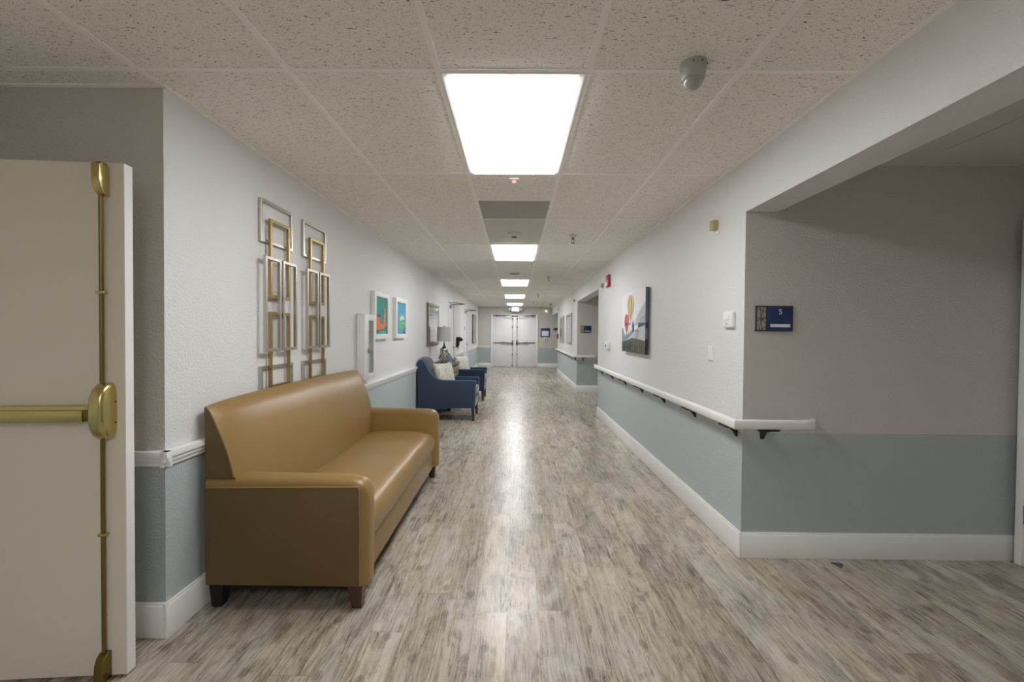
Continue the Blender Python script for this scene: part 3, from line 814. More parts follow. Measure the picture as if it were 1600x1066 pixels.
def left_picture(name, label, y0, y1, z0, z1, X1, fw, frame_m, matw, art_fn, group=None, glass=False, cat='picture'):
    X0 = lx((y0 + y1) / 2)
    t = thing(name, label, cat, (X0, (y0 + y1) / 2, z0), group)
    f = MB()
    for lo, hi in (((y0, z0), (y0 + fw, z1)), ((y1 - fw, z0), (y1, z1)), ((y0 + fw, z0), (y1 - fw, z0 + fw)), ((y0 + fw, z1 - fw), (y1 - fw, z1))):
        f.box((X0 - 0.001, lo[0], lo[1]), (X1, hi[0], hi[1]), frame_m, 0.003)
    f.build('frame', t)
    xi = X1 - 0.012
    b = MB(); b.box((X0, y0 + fw * 0.8, z0 + fw * 0.8), (xi, y1 - fw * 0.8, z1 - fw * 0.8), 'mat_board'); b.build('mat_board' if matw else 'backing', t, smooth=False)
    ya, yb, za, zb = y0 + fw + matw, y1 - fw - matw, z0 + fw + matw, z1 - fw - matw
    a = Art((xi + 0.0004, ya, za), (0, yb - ya, 0), (0, 0, zb - za), (1, 0, 0)); art_fn(a); a.build('print', t)
    if glass:
        gl = MB(); gl.box((X1 - 0.007, y0 + fw - 0.002, z0 + fw - 0.002), (X1 - 0.004, y1 - fw + 0.002, z1 - fw + 0.002), 'glass'); gl.build('glass', t, smooth=False)
    return t
def art_orange(a):
    a.poly([(0, 0), (1, 0), (1, 1), (0, 1)], (38, 150, 134))
    a.poly([(0, 0), (1, 0), (1, 0.22), (0, 0.10)], (30, 132, 138))
    a.poly([(0.25, 0.0), (0.95, 0.0), (0.9, 0.10), (0.3, 0.08)], (60, 176, 170))
    a.poly([(0.0, 0.10), (0.40, 0.12), (0.42, 0.45), (0.0, 0.47)], (232, 116, 66))
    a.poly([(0.08, 0.46), (0.44, 0.45), (0.44, 0.53), (0.10, 0.54)], (92, 92, 116))
    a.poly([(0.30, 0.14), (0.72, 0.14), (0.92, 0.26), (0.86, 0.42), (0.76, 0.30), (0.36, 0.26)], (226, 122, 78))
    a.poly([(0.66, 0.26), (0.78, 0.26), (0.88, 0.62), (0.78, 0.70), (0.72, 0.6)], (222, 132, 84))
    a.poly([(0.50, 0.64), (0.62, 0.58), (0.66, 0.70), (0.56, 0.68)], (146, 84, 60))
    a.poly([(0.70, 0.64), (0.82, 0.62), (0.84, 0.74), (0.74, 0.69)], (236, 140, 90))
    a.poly([(0.0, 0.0), (0.16, 0.0), (0.18, 0.12), (0.0, 0.12)], (70, 84, 104))
    a.poly([(0.9, 0.0), (1, 0.0), (1, 0.14), (0.93, 0.12)], (96, 62, 66))
    a.poly([(0.3, 0.84), (1, 0.80), (1, 0.88), (0.4, 0.9)], (52, 138, 130))
def art_green(a):
    a.poly([(0, 0), (1, 0), (1, 1), (0, 1)], (104, 178, 208))
    a.poly([(0, 0.62), (1, 0.70), (1, 1), (0, 1)], (84, 166, 204))
    a.poly([(0, 0), (0.30, 0), (0.26, 0.66), (0, 0.60)], (96, 168, 176))
    a.poly([(0.2, 0), (1, 0), (1, 0.24), (0.25, 0.2)], (92, 158, 196))
    a.ell(0.62, 0.50, 0.24, 0.09, (228, 222, 186))
    a.poly([(0.30, 0.17), (0.66, 0.15), (0.68, 0.28), (0.34, 0.30)], (112, 190, 120))
    a.ell(0.72, 0.34, 0.22, 0.13, (92, 190, 84))
    a.ell(0.70, 0.34, 0.08, 0.04, (150, 232, 130))
    a.poly([(0.70, 0.03), (0.96, 0.0), (0.98, 0.20), (0.78, 0.16)], (56, 56, 84))
    a.poly([(0.84, 0.06), (0.96, 0.05), (0.94, 0.18), (0.86, 0.16)], (178, 156, 160))
def art_sea(a):
    a.poly([(0, 0), (1, 0), (1, 1), (0, 1)], (204, 210, 220))
    a.poly([(0, 0.50), (1, 0.50), (1, 0.94), (0, 0.94)], (186, 196, 214))
    a.poly([(0, 0.62), (1, 0.56), (1, 0.62), (0, 0.68)], (148, 164, 190))
    a.poly([(0, 0.74), (1, 0.70), (1, 0.78), (0, 0.80)], (160, 174, 196))
    a.poly([(0, 0.84), (1, 0.86), (1, 0.90), (0, 0.88)], (140, 152, 180))
    a.poly([(0, 0), (1, 0), (1, 0.30), (0.4, 0.36), (0, 0.26)], (190, 188, 184))
def art_grey(a):
    a.poly([(0, 0), (1, 0), (1, 1), (0, 1)], (188, 192, 194))
    a.poly([(0, 0), (1, 0), (1, 0.45), (0, 0.35)], (148, 154, 158))
    a.poly([(0, 0.6), (1, 0.66), (1, 0.8), (0, 0.7)], (214, 214, 212))
left_picture('framed_print', 'white framed teal print with orange shapes, beside the fire cabinet', 4.915, 5.475, 1.283, 1.800, lx(5.2) + 0.045, 0.055, 'frame_white', 0, art_orange, 'square white framed prints on the left wall')
left_picture('framed_print', 'white framed sky blue print with a green shape, right of the teal print', 5.785, 6.365, 1.283, 1.798, lx(6.0) + 0.045, 0.055, 'frame_white', 0, art_green, 'square white framed prints on the left wall')
left_picture('framed_print', 'tall taupe framed seascape print behind the table lamp', 7.96, 9.03, 1.125, 1.877, lx(8.5) + 0.032, 0.062, 'frame_taupe', 0.09, art_sea, glass=True)
left_picture('framed_print', 'narrow dark framed print on the left wall near the far doors', 16.08, 17.22, 0.985, 1.995, lx(16.6) + 0.032, 0.05, 'frame_dark', 0.10, art_grey, glass=True)

# fire cabinet
def fire_cabinet():
    Y0, Y1, Z0, Z1 = 4.465, 4.825, 0.897, 1.532; X0 = lx(4.6); X1 = -1.452
    t = thing('fire_extinguisher_cabinet', 'narrow white steel fire cabinet with glazed door above sofa end', 'fire cabinet', (X0, (Y0 + Y1) / 2, Z0))
    b = MB(); b.box((X0 - 0.001, Y0, Z0), (X0 + 0.004, Y1, Z1), 'white')
    b.box((X0, Y0, Z0), (X1 - 0.012, Y0 + 0.006, Z1), 'white', 0.001); b.box((X0, Y1 - 0.006, Z0), (X1 - 0.012, Y1, Z1), 'white', 0.001)
    b.box((X0, Y0, Z0), (X1 - 0.012, Y1, Z0 + 0.006), 'white', 0.001); b.box((X0, Y0, Z1 - 0.006), (X1 - 0.012, Y1, Z1), 'white', 0.001)
    b.build('cabinet_body', t)
    wy0, wy1, wz0, wz1 = 4.60, 4.765, 0.945, 1.475
    d = MB()
    for lo, hi in (((Y0, Z0), (wy0, Z1)), ((wy1, Z0), (Y1, Z1)), ((wy0, Z0), (wy1, wz0)), ((wy0, wz1), (wy1, Z1))):
        d.box((X1 - 0.014, lo[0], lo[1]), (X1, hi[0], hi[1]), 'white', 0.002)
    dr = d.build('cabinet_door', t)
    g_ = MB(); g_.box((X1 - 0.009, wy0 - 0.004, wz0 - 0.004), (X1 - 0.006, wy1 + 0.004, wz1 + 0.004), 'glass'); g_.build('door_glass', dr, smooth=False)
    h = MB(); h.box((X1, 4.572, 1.15), (X1 + 0.016, 4.588, 1.20), 'steel', 0.003); h.build('handle', dr)
    for i, ch in enumerate('FIRE'):
        m_ = Matrix(((0, 0, 1), (1, 0, 0), (0, 1, 0))).to_4x4()
        text_mesh(ch, 0.052, 'lettering', 'sign_frame', t, Matrix.Translation((X1 - 0.0045, 4.625, 1.345 - i * 0.047)) @ m_, 0.0006)
    X = (X0 + X1 - 0.014) / 2
    e = thing('fire_extinguisher', 'pale grey fire extinguisher standing inside the white wall cabinet', 'fire extinguisher', (X, 4.69, Z0 + 0.006))
    c = MB(); c.lathe([(0.024, Z0 + 0.006), (0.026, Z0 + 0.02), (0.026, 1.22), (0.02, 1.26), (0.009, 1.285), (0.009, 1.31)], (X, 4.69, 0), 'offwhite', n=20); c.build('cylinder', e)
    c = MB(); c.box((X - 0.012, 4.645, 1.31), (X + 0.012, 4.735, 1.328), 'grey', 0.003); c.box((X - 0.006, 4.665, 1.335), (X + 0.006, 4.745, 1.342), 'grey', 0.002); c.box((X - 0.008, 4.68, 1.30), (X + 0.008, 4.70, 1.34), 'grey', 0.002); c.build('valve_handle', e)
    c = MB(); c.tube([(X, 4.70, 1.30), (X, 4.725, 1.27), (X + 0.006, 4.735, 1.18), (X + 0.008, 4.742, 1.05)], 0.007, 'white', 8); c.build('hose', e)
fire_cabinet()

# ------------------------------------------------------------------ blue armchairs
def build_chair(Y0, label):
    """chair with its back to the left wall; Y0 near side"""
    Wd = 0.70; Y1 = Y0 + Wd; X = -1.055; aw = 0.085
    t = thing('armchair', label, 'armchair', (X, (Y0 + Y1) / 2, 0), 'navy blue armchairs by the left wall')
    side = [(-1.490, 0.17), (-1.500, 0.895), (-1.475, 0.925), (-1.430, 0.932), (-1.395, 0.895), (-1.355, 0.82), (-1.305, 0.735), (-1.255, 0.68), (-1.20, 0.642), (-1.13, 0.624), (-1.05, 0.620), (-0.62, 0.618), (-0.60, 0.612), (-0.598, 0.59), (-0.612, 0.20), (-1.0, 0.195), (-1.10, 0.175)]
    for y0, y1 in ((Y0, Y0 + aw), (Y1 - aw, Y1)):
        b = MB(); b.prism(side, 'y', y0, y1, 'navy', 0.010, 3); arm = b.build('armrest', t, ang=50)
        p = MB()
        for yy in (y0 + 0.003, y1 - 0.003):
            p.tube([(px + 0.002, yy, pz + 0.002) for px, pz in side[2:14]], 0.0045, 'navy_lit', 6)
        p.build('piping', arm)
    # backrest with arched crest
    rings = []; n = 18; ya, yb = Y0 + 0.02, Y1 - 0.02
    for i in range(n + 1):
        s = i / n; y = ya + (yb - ya) * s; arch = math.sqrt(max(0, 1 - (2 * s - 1) ** 2)); top = 0.885 + 0.085 * arch
        bulge = 0.035 * (1 - abs(2 * s - 1) ** 3)
        rings.append([(-1.490, y, 0.20), (-1.500, y, top - 0.03), (-1.485, y, top - 0.005), (-1.455, y, top), (-1.415, y, top - 0.01), (-1.385 + bulge * 0.4, y, top - 0.05), (-1.345 + bulge, y, 0.76), (-1.315 + bulge, y, 0.62), (-1.295 + bulge * 0.6, y, 0.46), (-1.29, y, 0.35), (-1.29, y, 0.20)])
    b = MB(); b.loft(rings, 'navy'); b.build('backrest', t, ang=60)
    b = MB(); b.box((-1.32, Y0 + aw - 0.004, 0.385), (-0.592, Y1 - aw + 0.004, 0.505), 'navy_lit', 0.03, 4); b.build('seat_cushion', t, ang=60)
    b = MB(); b.box((-1.46, Y0 + aw - 0.01, 0.20), (-0.615, Y1 - aw + 0.01, 0.39), 'navy', 0.006); b.build('seat_base', t)
    for y in (Y0 + 0.035, Y1 - 0.035):
        for x, dx in ((-0.645, 0.01), (-1.455, -0.02)):
            r0 = [(x - 0.025, y - 0.025, 0.20), (x + 0.025, y - 0.025, 0.20), (x + 0.025, y + 0.025, 0.20), (x - 0.025, y + 0.025, 0.20)]
            r1 = [(x + dx + a * 0.017, y + c * 0.017, 0) for a, c in ((-1, -1), (1, -1), (1, 1), (-1, 1))]
            b = MB(); b.loft([r1, r0], 'espresso'); b.build('leg', t, smooth=False)
    return t
ch = build_chair(7.105, 'navy armchair nearest the sofa, in front of the lamp chest')
dup(ch, (-1.055, 9.225 + 0.35, 0), 'farther navy armchair, beyond the lamp chest')

def pillow(loc, rot, label):
    b = bmesh.new(); n = 20; top = {}; bot = {}
    W_, H_ = 0.42, 0.38
    for i in range(n + 1):
        for j in range(n + 1):
            u, v = i / n * 2 - 1, j / n * 2 - 1
            th = 0.085 * ((1 - u ** 4) * (1 - v ** 4)) ** 0.55
            pin = 1 - 0.07 * (1 - v * v) * 1 if abs(u) > 0 else 1
            x = u * W_ / 2 * (1 - 0.06 * (1 - v * v) * abs(u)); z = v * H_ / 2 * (1 - 0.06 * (1 - u * u) * abs(v))
            r = 0.004 * math.sin(u * 7 + v * 3) * (1 - u * u) * (1 - v * v)
            top[i, j] = b.verts.new((x, th + r, z))
            bot[i, j] = top[i, j] if (i in (0, n) or j in (0, n)) else b.verts.new((x, -th + r, z))
    for i in range(n):
        for j in range(n):
            b.faces.new((top[i, j], top[i + 1, j], top[i + 1, j + 1], top[i, j + 1]))
            f = [bot[i, j], bot[i, j + 1], bot[i + 1, j + 1], bot[i + 1, j]]
            b.faces.new(f)
    bmesh.ops.recalc_face_normals(b, faces=b.faces[:])
    m_ = MB(); m_._join(b, 'pillow'); o = m_.build('throw_pillow', at=(0, 0, 0), ang=70)
    o.location = loc; o.rotation_euler = rot
    return tag(o, label, 'pillow', 'cream leaf print pillows on the armchairs')
# pillow lies against the backrest: its thin direction looks along x and leans back
pillow((-1.130, 7.420, 0.690), (math.radians(16), 0, math.radians(-122)), 'cream leaf print pillow on the nearer navy armchair')
pillow((-1.090, 9.550, 0.690), (math.radians(16), 0, math.radians(-122)), 'cream leaf print pillow on the farther navy armchair')

# chest between the chairs with the lamp
def chest():
    Y0, Y1, X0, X1, Z = 8.00, 9.02, -1.495, -1.095, 0.80
    t = thing('drawer_chest', 'dark wooden chest with tan woven drawers between the navy armchairs', 'chest', ((X0 + X1) / 2, (Y0 + Y1) / 2, 0))
    b = MB(); b.box((X0, Y0, Z - 0.035), (X1 + 0.02, Y1, Z), 'chest', 0.004); b.build('table_top', t)
    b = MB(); b.box((X0 + 0.01, Y0 + 0.02, 0.10), (X1 - 0.012, Y1 - 0.02, Z - 0.035), 'chest', 0.002); b.build('body', t)
    for y in (Y0 + 0.04, Y1 - 0.04):
        for x in (X0 + 0.035, X1 - 0.035):
            b = MB(); b.box((x - 0.022, y - 0.022, 0), (x + 0.022, y + 0.022, 0.10), 'espresso', 0.002); b.build('leg', t)
    for r in range(3):
        for c in range(3):
            y0 = Y0 + 0.04 + c * 0.3175; z0 = 0.13 + r * 0.212
            b = MB(); b.box((X1 - 0.014, y0, z0), (X1 + 0.004, y0 + 0.30, z0 + 0.195), 'chest', 0.002)
            for q in range(5):
                b.box((X1, y0 + 0.015, z0 + 0.018 + q * 0.034), (X1 + 0.009, y0 + 0.285, z0 + 0.040 + q * 0.034), 'weave', 0.003)
            d = b.build('drawer', t)
            k = MB(); k.lathe([(0.006, 0), (0.006, 0.012), (0.012, 0.016), (0.010, 0.024)], (X1 + 0.004, y0 + 0.15, z0 + 0.0975), 'dark_steel', axis='x', n=12); k.build('knob', d)
    # books or tray not visible
    cx, cy = -1.30, 8.50
    l = thing('table_lamp', 'table lamp with mercury glass base and white drum shade on chest', 'lamp', (cx, cy, Z))
    b = MB(); b.lathe([(0.062, Z), (0.066, Z + 0.012), (0.068, Z + 0.03), (0.069, Z + 0.24), (0.066, Z + 0.262), (0.055, Z + 0.275), (0.03, Z + 0.283)], (cx, cy, 0), 'mercury'); b.build('base', l, ang=40)
    b = MB(); b.lathe([(0.034, Z + 0.283), (0.036, Z + 0.295), (0.020, Z + 0.305), (0.016, Z + 0.34), (0.009, Z + 0.36), (0.006, Z + 0.66), (0.010, Z + 0.672), (0.004, Z + 0.690)], (cx, cy, 0), 'dark_steel', n=16); b.build('stem', l)
    b = MB(); zs0, zs1, r0, r1 = Z + 0.398, Z + 0.662, 0.132, 0.125
    b.lathe([(r0, zs0), (r1, zs1), (r1 - 0.003, zs1), (r0 - 0.003, zs0)], (cx, cy, 0), 'shade', n=40)
    bmesh.ops.delete(b.bm, geom=[f for f in b.bm.faces if len(f.verts) > 4], context='FACES_ONLY')
    b.build('lamp_shade', l)
    b = MB()
    for k in range(3):
        a = 2 * PI * k / 3; b.tube([(cx, cy, zs1 - 0.01), (cx + (r1 - 0.003) * math.cos(a), cy + (r1 - 0.003) * math.sin(a), zs1 - 0.01)], 0.0015, 'steel', 6)
    b.build('shade_fitter', l)
chest()

# hand sanitizer dispenser on left wall
X0 = lx(11.9)
t = thing('hand_sanitizer_dispenser', 'black hand sanitizer dispenser jutting from left wall past the white side door', 'dispenser', (X0, 11.9, 0.98))
b = MB(); b.prism([(X0, 1.245), (X0 + 0.10, 1.245), (X0 + 0.155, 1.205), (X0 + 0.165, 1.165), (X0 + 0.12, 1.175), (X0 + 0.085, 1.13), (X0 + 0.07, 1.03), (X0 + 0.04, 0.985), (X0, 0.98)], 'y', 11.84, 11.96, 'black', 0.008)
b.build('housing', t)
b = MB(); b.box((X0 + 0.105, 11.86, 1.14), (X0 + 0.155, 11.94, 1.18), 'black', 0.006); b.build('nozzle', t)
b = MB(); b.box((lx(12.2), 12.13, 0.93), (lx(12.2) + 0.02, 12.20, 1.0), 'grey', 0.004)
tag(b.build('wall_outlet', at=(lx(12.2), 12.16, 0.93)), 'small grey outlet on left wall past the black dispenser', 'outlet')

# ------------------------------------------------------------------ handrails
def handrail(name, label, path, brackets, end_return):
    """path: 2D points of the rail centre line; brackets: (wall point, rail point)"""
    base = (path[0][0], path[0][1], 0.80)
    t = thing('handrail', label, 'handrail', base, 'white wall handrails')
    b = MB(); zc, hw, hh = 0.829, 0.019, 0.030
    pts = [Vector(p) for p in path]
    prof = []
    for k in range(16):
        a = 2 * PI * k / 16; ca, sa = math.cos(a), math.sin(a)
        prof.append((math.copysign(abs(ca) ** 0.7, ca) * hw, math.copysign(abs(sa) ** 0.7, sa) * hh))
    rings = []
    for i, p in enumerate(pts):
        d0 = (pts[i] - pts[i - 1]).normalized() if i else (pts[1] - pts[0]).normalized()
        d1 = (pts[i + 1] - pts[i]).normalized() if i < len(pts) - 1 else d0
        n0, n1 = Vector((d0.y, -d0.x)), Vector((d1.y, -d1.x)); nm = (n0 + n1).normalized(); sc = 1 / max(0.4, nm.dot(n0))
        sh = 0.85 if i in (0, len(pts) - 1) else 1
        rings.append([(p.x + nm.x * u * sc * sh, p.y + nm.y * u * sc * sh, zc + w * sh) for u, w in prof])
    b.loft(rings, 'rail'); b.build('rail', t, ang=40)
    for (wp, rp) in brackets:
        w, r = Vector(wp), Vector(rp); d = (r - w).normalized(); n = Vector((-d.y, d.x)) * 0.011
        k = MB()
        z = 0.800
        def quad(zs):  # polygon in (distance, z), extruded sideways
            L_ = (r - w).length
            ring0 = [(w.x + d.x * a * L_ + n.x, w.y + d.y * a * L_ + n.y, zz) for a, zz in zs]
            ring1 = [(w.x + d.x * a * L_ - n.x, w.y + d.y * a * L_ - n.y, zz) for a, zz in zs]
            k.loft([ring0, ring1], 'black')
        quad([(0, 0.728), (0.10, 0.728), (0.22, 0.745), (0.50, 0.772), (1.0, 0.786), (1.15, 0.790), (1.15, 0.802), (0.2, 0.802), (0, 0.80)])
        s_ = n.normalized() * 0.060
        k.loft([[(r.x - s_.x - d.x * 0.014, r.y - s_.y - d.y * 0.014, zz) for zz in (0.790, 0.802)] + [(r.x - s_.x + d.x * 0.014, r.y - s_.y + d.y * 0.014, zz) for zz in (0.802, 0.790)],
                [(r.x + s_.x - d.x * 0.014, r.y + s_.y - d.y * 0.014, zz) for zz in (0.790, 0.802)] + [(r.x + s_.x + d.x * 0.014, r.y + s_.y + d.y * 0.014, zz) for zz in (0.802, 0.790)]], 'black')
        k.build('bracket', t, smooth=False)
    return t
off = 0.075
def arc_corner(cx, cy, r, a0, a1, n=5):
    return [(cx + r * math.cos(a0 + (a1 - a0) * k / n), cy + r * math.sin(a0 + (a1 - a0) * k / n)) for k in range(n + 1)]
ycor = 2.83 - off
path = [(rx(7.64), 7.64), (rx(7.62) - off * 0.8, 7.62), (rx(7.5) - off, 7.50), (rx(6) - off, 6.0), (rx(4.4) - off, 4.4), (rx(2.83) - off, ycor), (1.70, ycor), (1.765, ycor + 0.006), (1.800, 2.80), (1.805, 2.825)]
br = [((rx(y), y), (rx(y) - off, y)) for y in (2.90, 3.56, 4.28, 5.01, 5.76, 6.50, 7.24)] + [((1.505, 2.83), (1.505, ycor))]
handrail('handrail', 'white handrail on the near right wall, turning into the alcove', path, br, True)
yc2 = 10.78 - off
path = [(fx(15.98), 15.98), (fx(15.96) - off * 0.8, 15.96), (fx(15.85) - off, 15.85), (fx(13) - off, 13.0), (FA[0] - off, yc2), (1.76, yc2), (1.83, yc2 + 0.01), (1.85, 10.775)]
br = [((fx(y), y), (fx(y) - off, y)) for y in (10.90, 11.6, 12.3, 13.0, 13.7, 14.4, 15.1, 15.75)] + [((1.57, 10.78), (1.57, yc2))]
handrail('handrail', 'farther white handrail below the two grey framed prints', path, br, True)

# ------------------------------------------------------------------ right wall objects
def canvas():
    y0, y1, z0, z1 = 4.772, 5.800, 1.148, 1.845; X0, X1 = 1.3695, rx(5.3) - 0.048
    t = thing('canvas_painting', 'wide unframed canvas with gold and red hot air balloons over hills', 'painting', (X0, 5.29, z0))
    # canvas body; its near edge continues the picture
    b = MB(); b.box((X1, y0, z0), (X0 + 0.001, y1, z1), 'mat_board'); b.build('canvas_body', t, smooth=False)
    e = Art((X1, y0 - 0.0003, z0), (X0 - X1, 0, 0), (0, 0, z1 - z0), (0, -1, 0))
    e.poly([(0, 0), (1, 0), (1, 1), (0, 1)], (104, 110, 120))
    e.poly([(0, 0.6), (1, 0.6), (1, 1), (0, 1)], (98, 108, 126))
    e.poly([(0, 0.38), (1, 0.40), (1, 0.50), (0, 0.46)], (48, 56, 66))
    e.poly([(0, 0.0), (1, 0.0), (1, 0.24), (0, 0.22)], (36, 38, 40))
    e.poly([(0.62, 0), (1, 0), (1, 1), (0.70, 1)], (66, 68, 72))
    e.build('canvas_edge', t)
    # u runs from the far edge (left in the photo) to the near edge
    a = Art((X1, y1, z0), (0, y0 - y1, 0), (0, 0, z1 - z0), (-1, 0, 0))
    a.poly([(0, 0), (1, 0), (1, 1), (0, 1)], (240, 241, 244))
    a.poly([(0.55, 0.42), (1, 0.50), (1, 0.80), (0.85, 0.70), (0.7, 0.60)], (192, 198, 208))
    a.poly([(0.70, 0.42), (1, 0.46), (1, 0.60), (0.84, 0.56)], (172, 180, 194))
    a.poly([(0, 0.26), (0.14, 0.30), (0.3, 0.33), (0.55, 0.36), (0.8, 0.42), (1, 0.44), (1, 0.0), (0, 0.0)], (196, 200, 204))
    a.poly([(0.0, 0.16), (0.0, 0.42), (0.06, 0.40), (0.12, 0.30), (0.20, 0.22)], (120, 156, 172))
    a.poly([(0.18, 0.26), (0.52, 0.36), (0.46, 0.30), (0.2, 0.20)], (136, 148, 160))
    a.poly([(0.55, 0.20), (0.72, 0.38), (0.80, 0.36), (0.70, 0.20)], (168, 174, 184))
    a.poly([(0.48, 0.32), (0.48, 0.46), (0.52, 0.53), (0.56, 0.46), (0.57, 0.35)], (52, 74, 96))
    for u in (0.40, 0.60, 0.64, 0.70):
        a.poly([(u, 0.33), (u + 0.015, 0.39), (u + 0.03, 0.34)], (70, 92, 116))
    for i in range(9):
        u = 0.73 + i * 0.030; h = 0.045 + 0.02 * random.random()
        a.poly([(u, 0.40 + i * 0.004), (u + 0.004, 0.43 + h), (u + 0.03, 0.43 + h * 0.8), (u + 0.034, 0.41 + i * 0.004)], (64, 84, 110))
    # grass
    a.poly([(0, 0), (1, 0), (1, 0.20), (0.8, 0.22), (0.5, 0.24), (0.25, 0.20), (0, 0.17)], (92, 98, 88))
    cols = [(60, 66, 60), (112, 120, 84), (140, 146, 92), (74, 80, 72), (48, 52, 52), (150, 152, 128), (96, 108, 78)]
    for i in range(70):
        u = random.uniform(0, 0.985); w = random.uniform(0.008, 0.022); h = random.uniform(0.10, 0.27); l0 = random.uniform(0, 0.06)
        c = random.choice(cols if u > 0.45 else cols[:1] + cols[3:5] + cols[6:])
        a.poly([(u, l0), (u + w * 0.6, h), (u + w, l0)], c)
    def balloon(cu, v0, v1, w, cs, bask):
        n = 22; H = v1 - v0
        def prof(q):  # q 0 bottom..1 top -> half width factor
            return math.sin(PI * min(1, q * 0.5 + 0.0)) if q < 0.0 else (math.sin(PI / 2 * min(1, q / 0.62)) ** 1.25 if q < 0.62 else math.sqrt(max(0, 1 - ((q - 0.62) / 0.38) ** 2)))
        m_ = len(cs)
        for s in range(m_):
            a0, a1 = -1 + 2 * s / m_, -1 + 2 * (s + 1) / m_
            f = lambda z: math.sin(z * PI / 2)
            Lp = [(cu + w * f(a0) * prof(k / n), v0 + H * k / n) for k in range(n + 1)]
            Rp = [(cu + w * f(a1) * prof(k / n), v0 + H * k / n) for k in range(n + 1)]
            for k in range(n):
                q_ = [Lp[k], Rp[k], Rp[k + 1], Lp[k + 1]]
                if abs(Lp[k][0] - Rp[k][0]) < 1e-5: q_ = q_[1:]
                if abs(Lp[k + 1][0] - Rp[k + 1][0]) < 1e-5: q_ = q_[:3]
                if len(q_) >= 3:
                    kk = a.k; a.poly(q_, cs[s]); a.k = kk
        a.k += 1
        a.poly([(cu - w * 0.12, v0 - 0.045), (cu + w * 0.12, v0 - 0.045), (cu + w * 0.14, v0 - 0.01), (cu - w * 0.14, v0 - 0.01)], bask)
    balloon(0.395, 0.50, 0.955, 0.145, [(206, 182, 112), (236, 226, 190), (186, 150, 76), (232, 214, 150), (172, 132, 66), (238, 226, 180), (206, 176, 96)], (110, 84, 58))
    balloon(0.235, 0.30, 0.645, 0.095, [(224, 92, 88), (200, 56, 62), (238, 120, 104), (206, 62, 64)], (90, 60, 56))
    a.poly([(0.15, 0.455), (0.32, 0.455), (0.32, 0.49), (0.15, 0.49)], (96, 62, 92))
    a.build('painted_front', t)
canvas()

def flat_box(name, label, cat, x_wall, depth, y0, y1, z0, z1, m, bev=0.004, group=None):
    b = MB(); b.box((x_wall - depth, y0, z0), (x_wall, y1, z1), m, bev, 3)
    return tag(b.build(name, at=(x_wall, (y0 + y1) / 2, z0)), label, cat, group)

# thermostat / sensor and switch blank near the corner
t = thing('thermostat', 'white rounded thermostat on the right wall near the alcove corner', 'thermostat', (rx(3.0), 3.0, 1.40))
b = MB(); b.box((rx(3.0) - 0.028, 2.935, 1.405), (rx(3.0) + 0.001, 3.065, 1.510), 'white', 0.012, 4); b.build('housing', t)
b = MB(); b.box((rx(3.0) - 0.030, 2.965, 1.452), (rx(3.0) - 0.027, 3.035, 1.488), 'white', 0.001); b.build('display', t)
b = MB(); b.lathe([(0.0045, 0), (0.0045, 0.002)], (rx(3.0) - 0.030, 3.0, 1.430), 'grey', axis='x', n=10); b.build('button', t)
t = thing('wall_plate', 'small blank white wall plate below and left of the thermostat', 'wall plate', (rx(3.29), 3.29, 1.175))
b = MB(); b.box((rx(3.29) - 0.008, 3.255, 1.175), (rx(3.29) + 0.001, 3.33, 1.28), 'white', 0.003); b.build('plate', t)
for z in (1.19, 1.265):
    b = MB(); b.lathe([(0.003, 0), (0.0028, 0.001)], (rx(3.29) - 0.009, 3.292, z), 'offwhite', axis='x', n=10); b.build('screw', t)

# tan call lights
def call_light(xw, y, z, label):
    t = thing('call_light', label, 'call light', (xw, y, z - 0.06), 'small tan call lights high on the right wall')
    b = MB(); b.box((xw - 0.006, y - 0.035, z - 0.058), (xw + 0.001, y + 0.035, z + 0.058), 'white', 0.002); b.build('back_plate', t)
    b = MB(); b.box((xw - 0.046, y - 0.028, z - 0.032), (xw - 0.005, y + 0.028, z + 0.034), 'tan_box', 0.005); b.build('lens', t)
    return t
call_light(rx(3.22), 3.22, 2.110, 'tan call light nearest the viewer, high beside the alcove opening')
call_light(rx(7.3), 7.26, 2.110, 'tan call light beside the red alarm, above the middle recess edge')
call_light(fx(11.3), 11.2, 2.150, 'tan call light just past the middle recess')
call_light(fx(15.6), 15.6, 2.160, 'farthest tan call light on the right wall')

t = thing('fire_alarm_strobe', 'red fire alarm strobe mounted high on the right wall', 'fire alarm', (rx(6.88), 6.84, 2.04))
b = MB(); b.box((rx(6.85) - 0.035, 6.75, 2.045), (rx(6.85) + 0.001, 6.93, 2.222), 'red', 0.008, 3); b.build('housing', t)
b = MB(); b.box((rx(6.85) - 0.052, 6.79, 2.06), (rx(6.85) - 0.034, 6.89, 2.11), 'white', 0.006); b.build('strobe_lens', t)
b = MB(); b.lathe([(0.035, 0), (0.033, 0.006), (0.02, 0.008)], (rx(6.85) - 0.034, 6.84, 2.165), 'red', axis='x', n=20, mat=Matrix.Rotation(PI, 4, 'Z')); b.build('horn_grille', t)

t = thing('key_switch', 'white wall box with a dark keyhole, left of the hot air balloon canvas', 'key switch', (rx(6.9), 6.86, 1.11))
b = MB(); b.box((rx(6.9) - 0.012, 6.72, 1.12), (rx(6.9) + 0.001, 7.00, 1.25), 'offwhite', 0.004); b.build('back_plate', t)
b = MB(); b.box((rx(6.9) - 0.048, 6.74, 1.13), (rx(6.9) - 0.011, 6.87, 1.245), 'white', 0.006); b.build('housing', t)
b = MB(); b.lathe([(0.018, 0), (0.018, 0.006)], (rx(6.9) - 0.054, 6.80, 1.185), 'black', axis='x', n=16); b.build('keyhole', t)

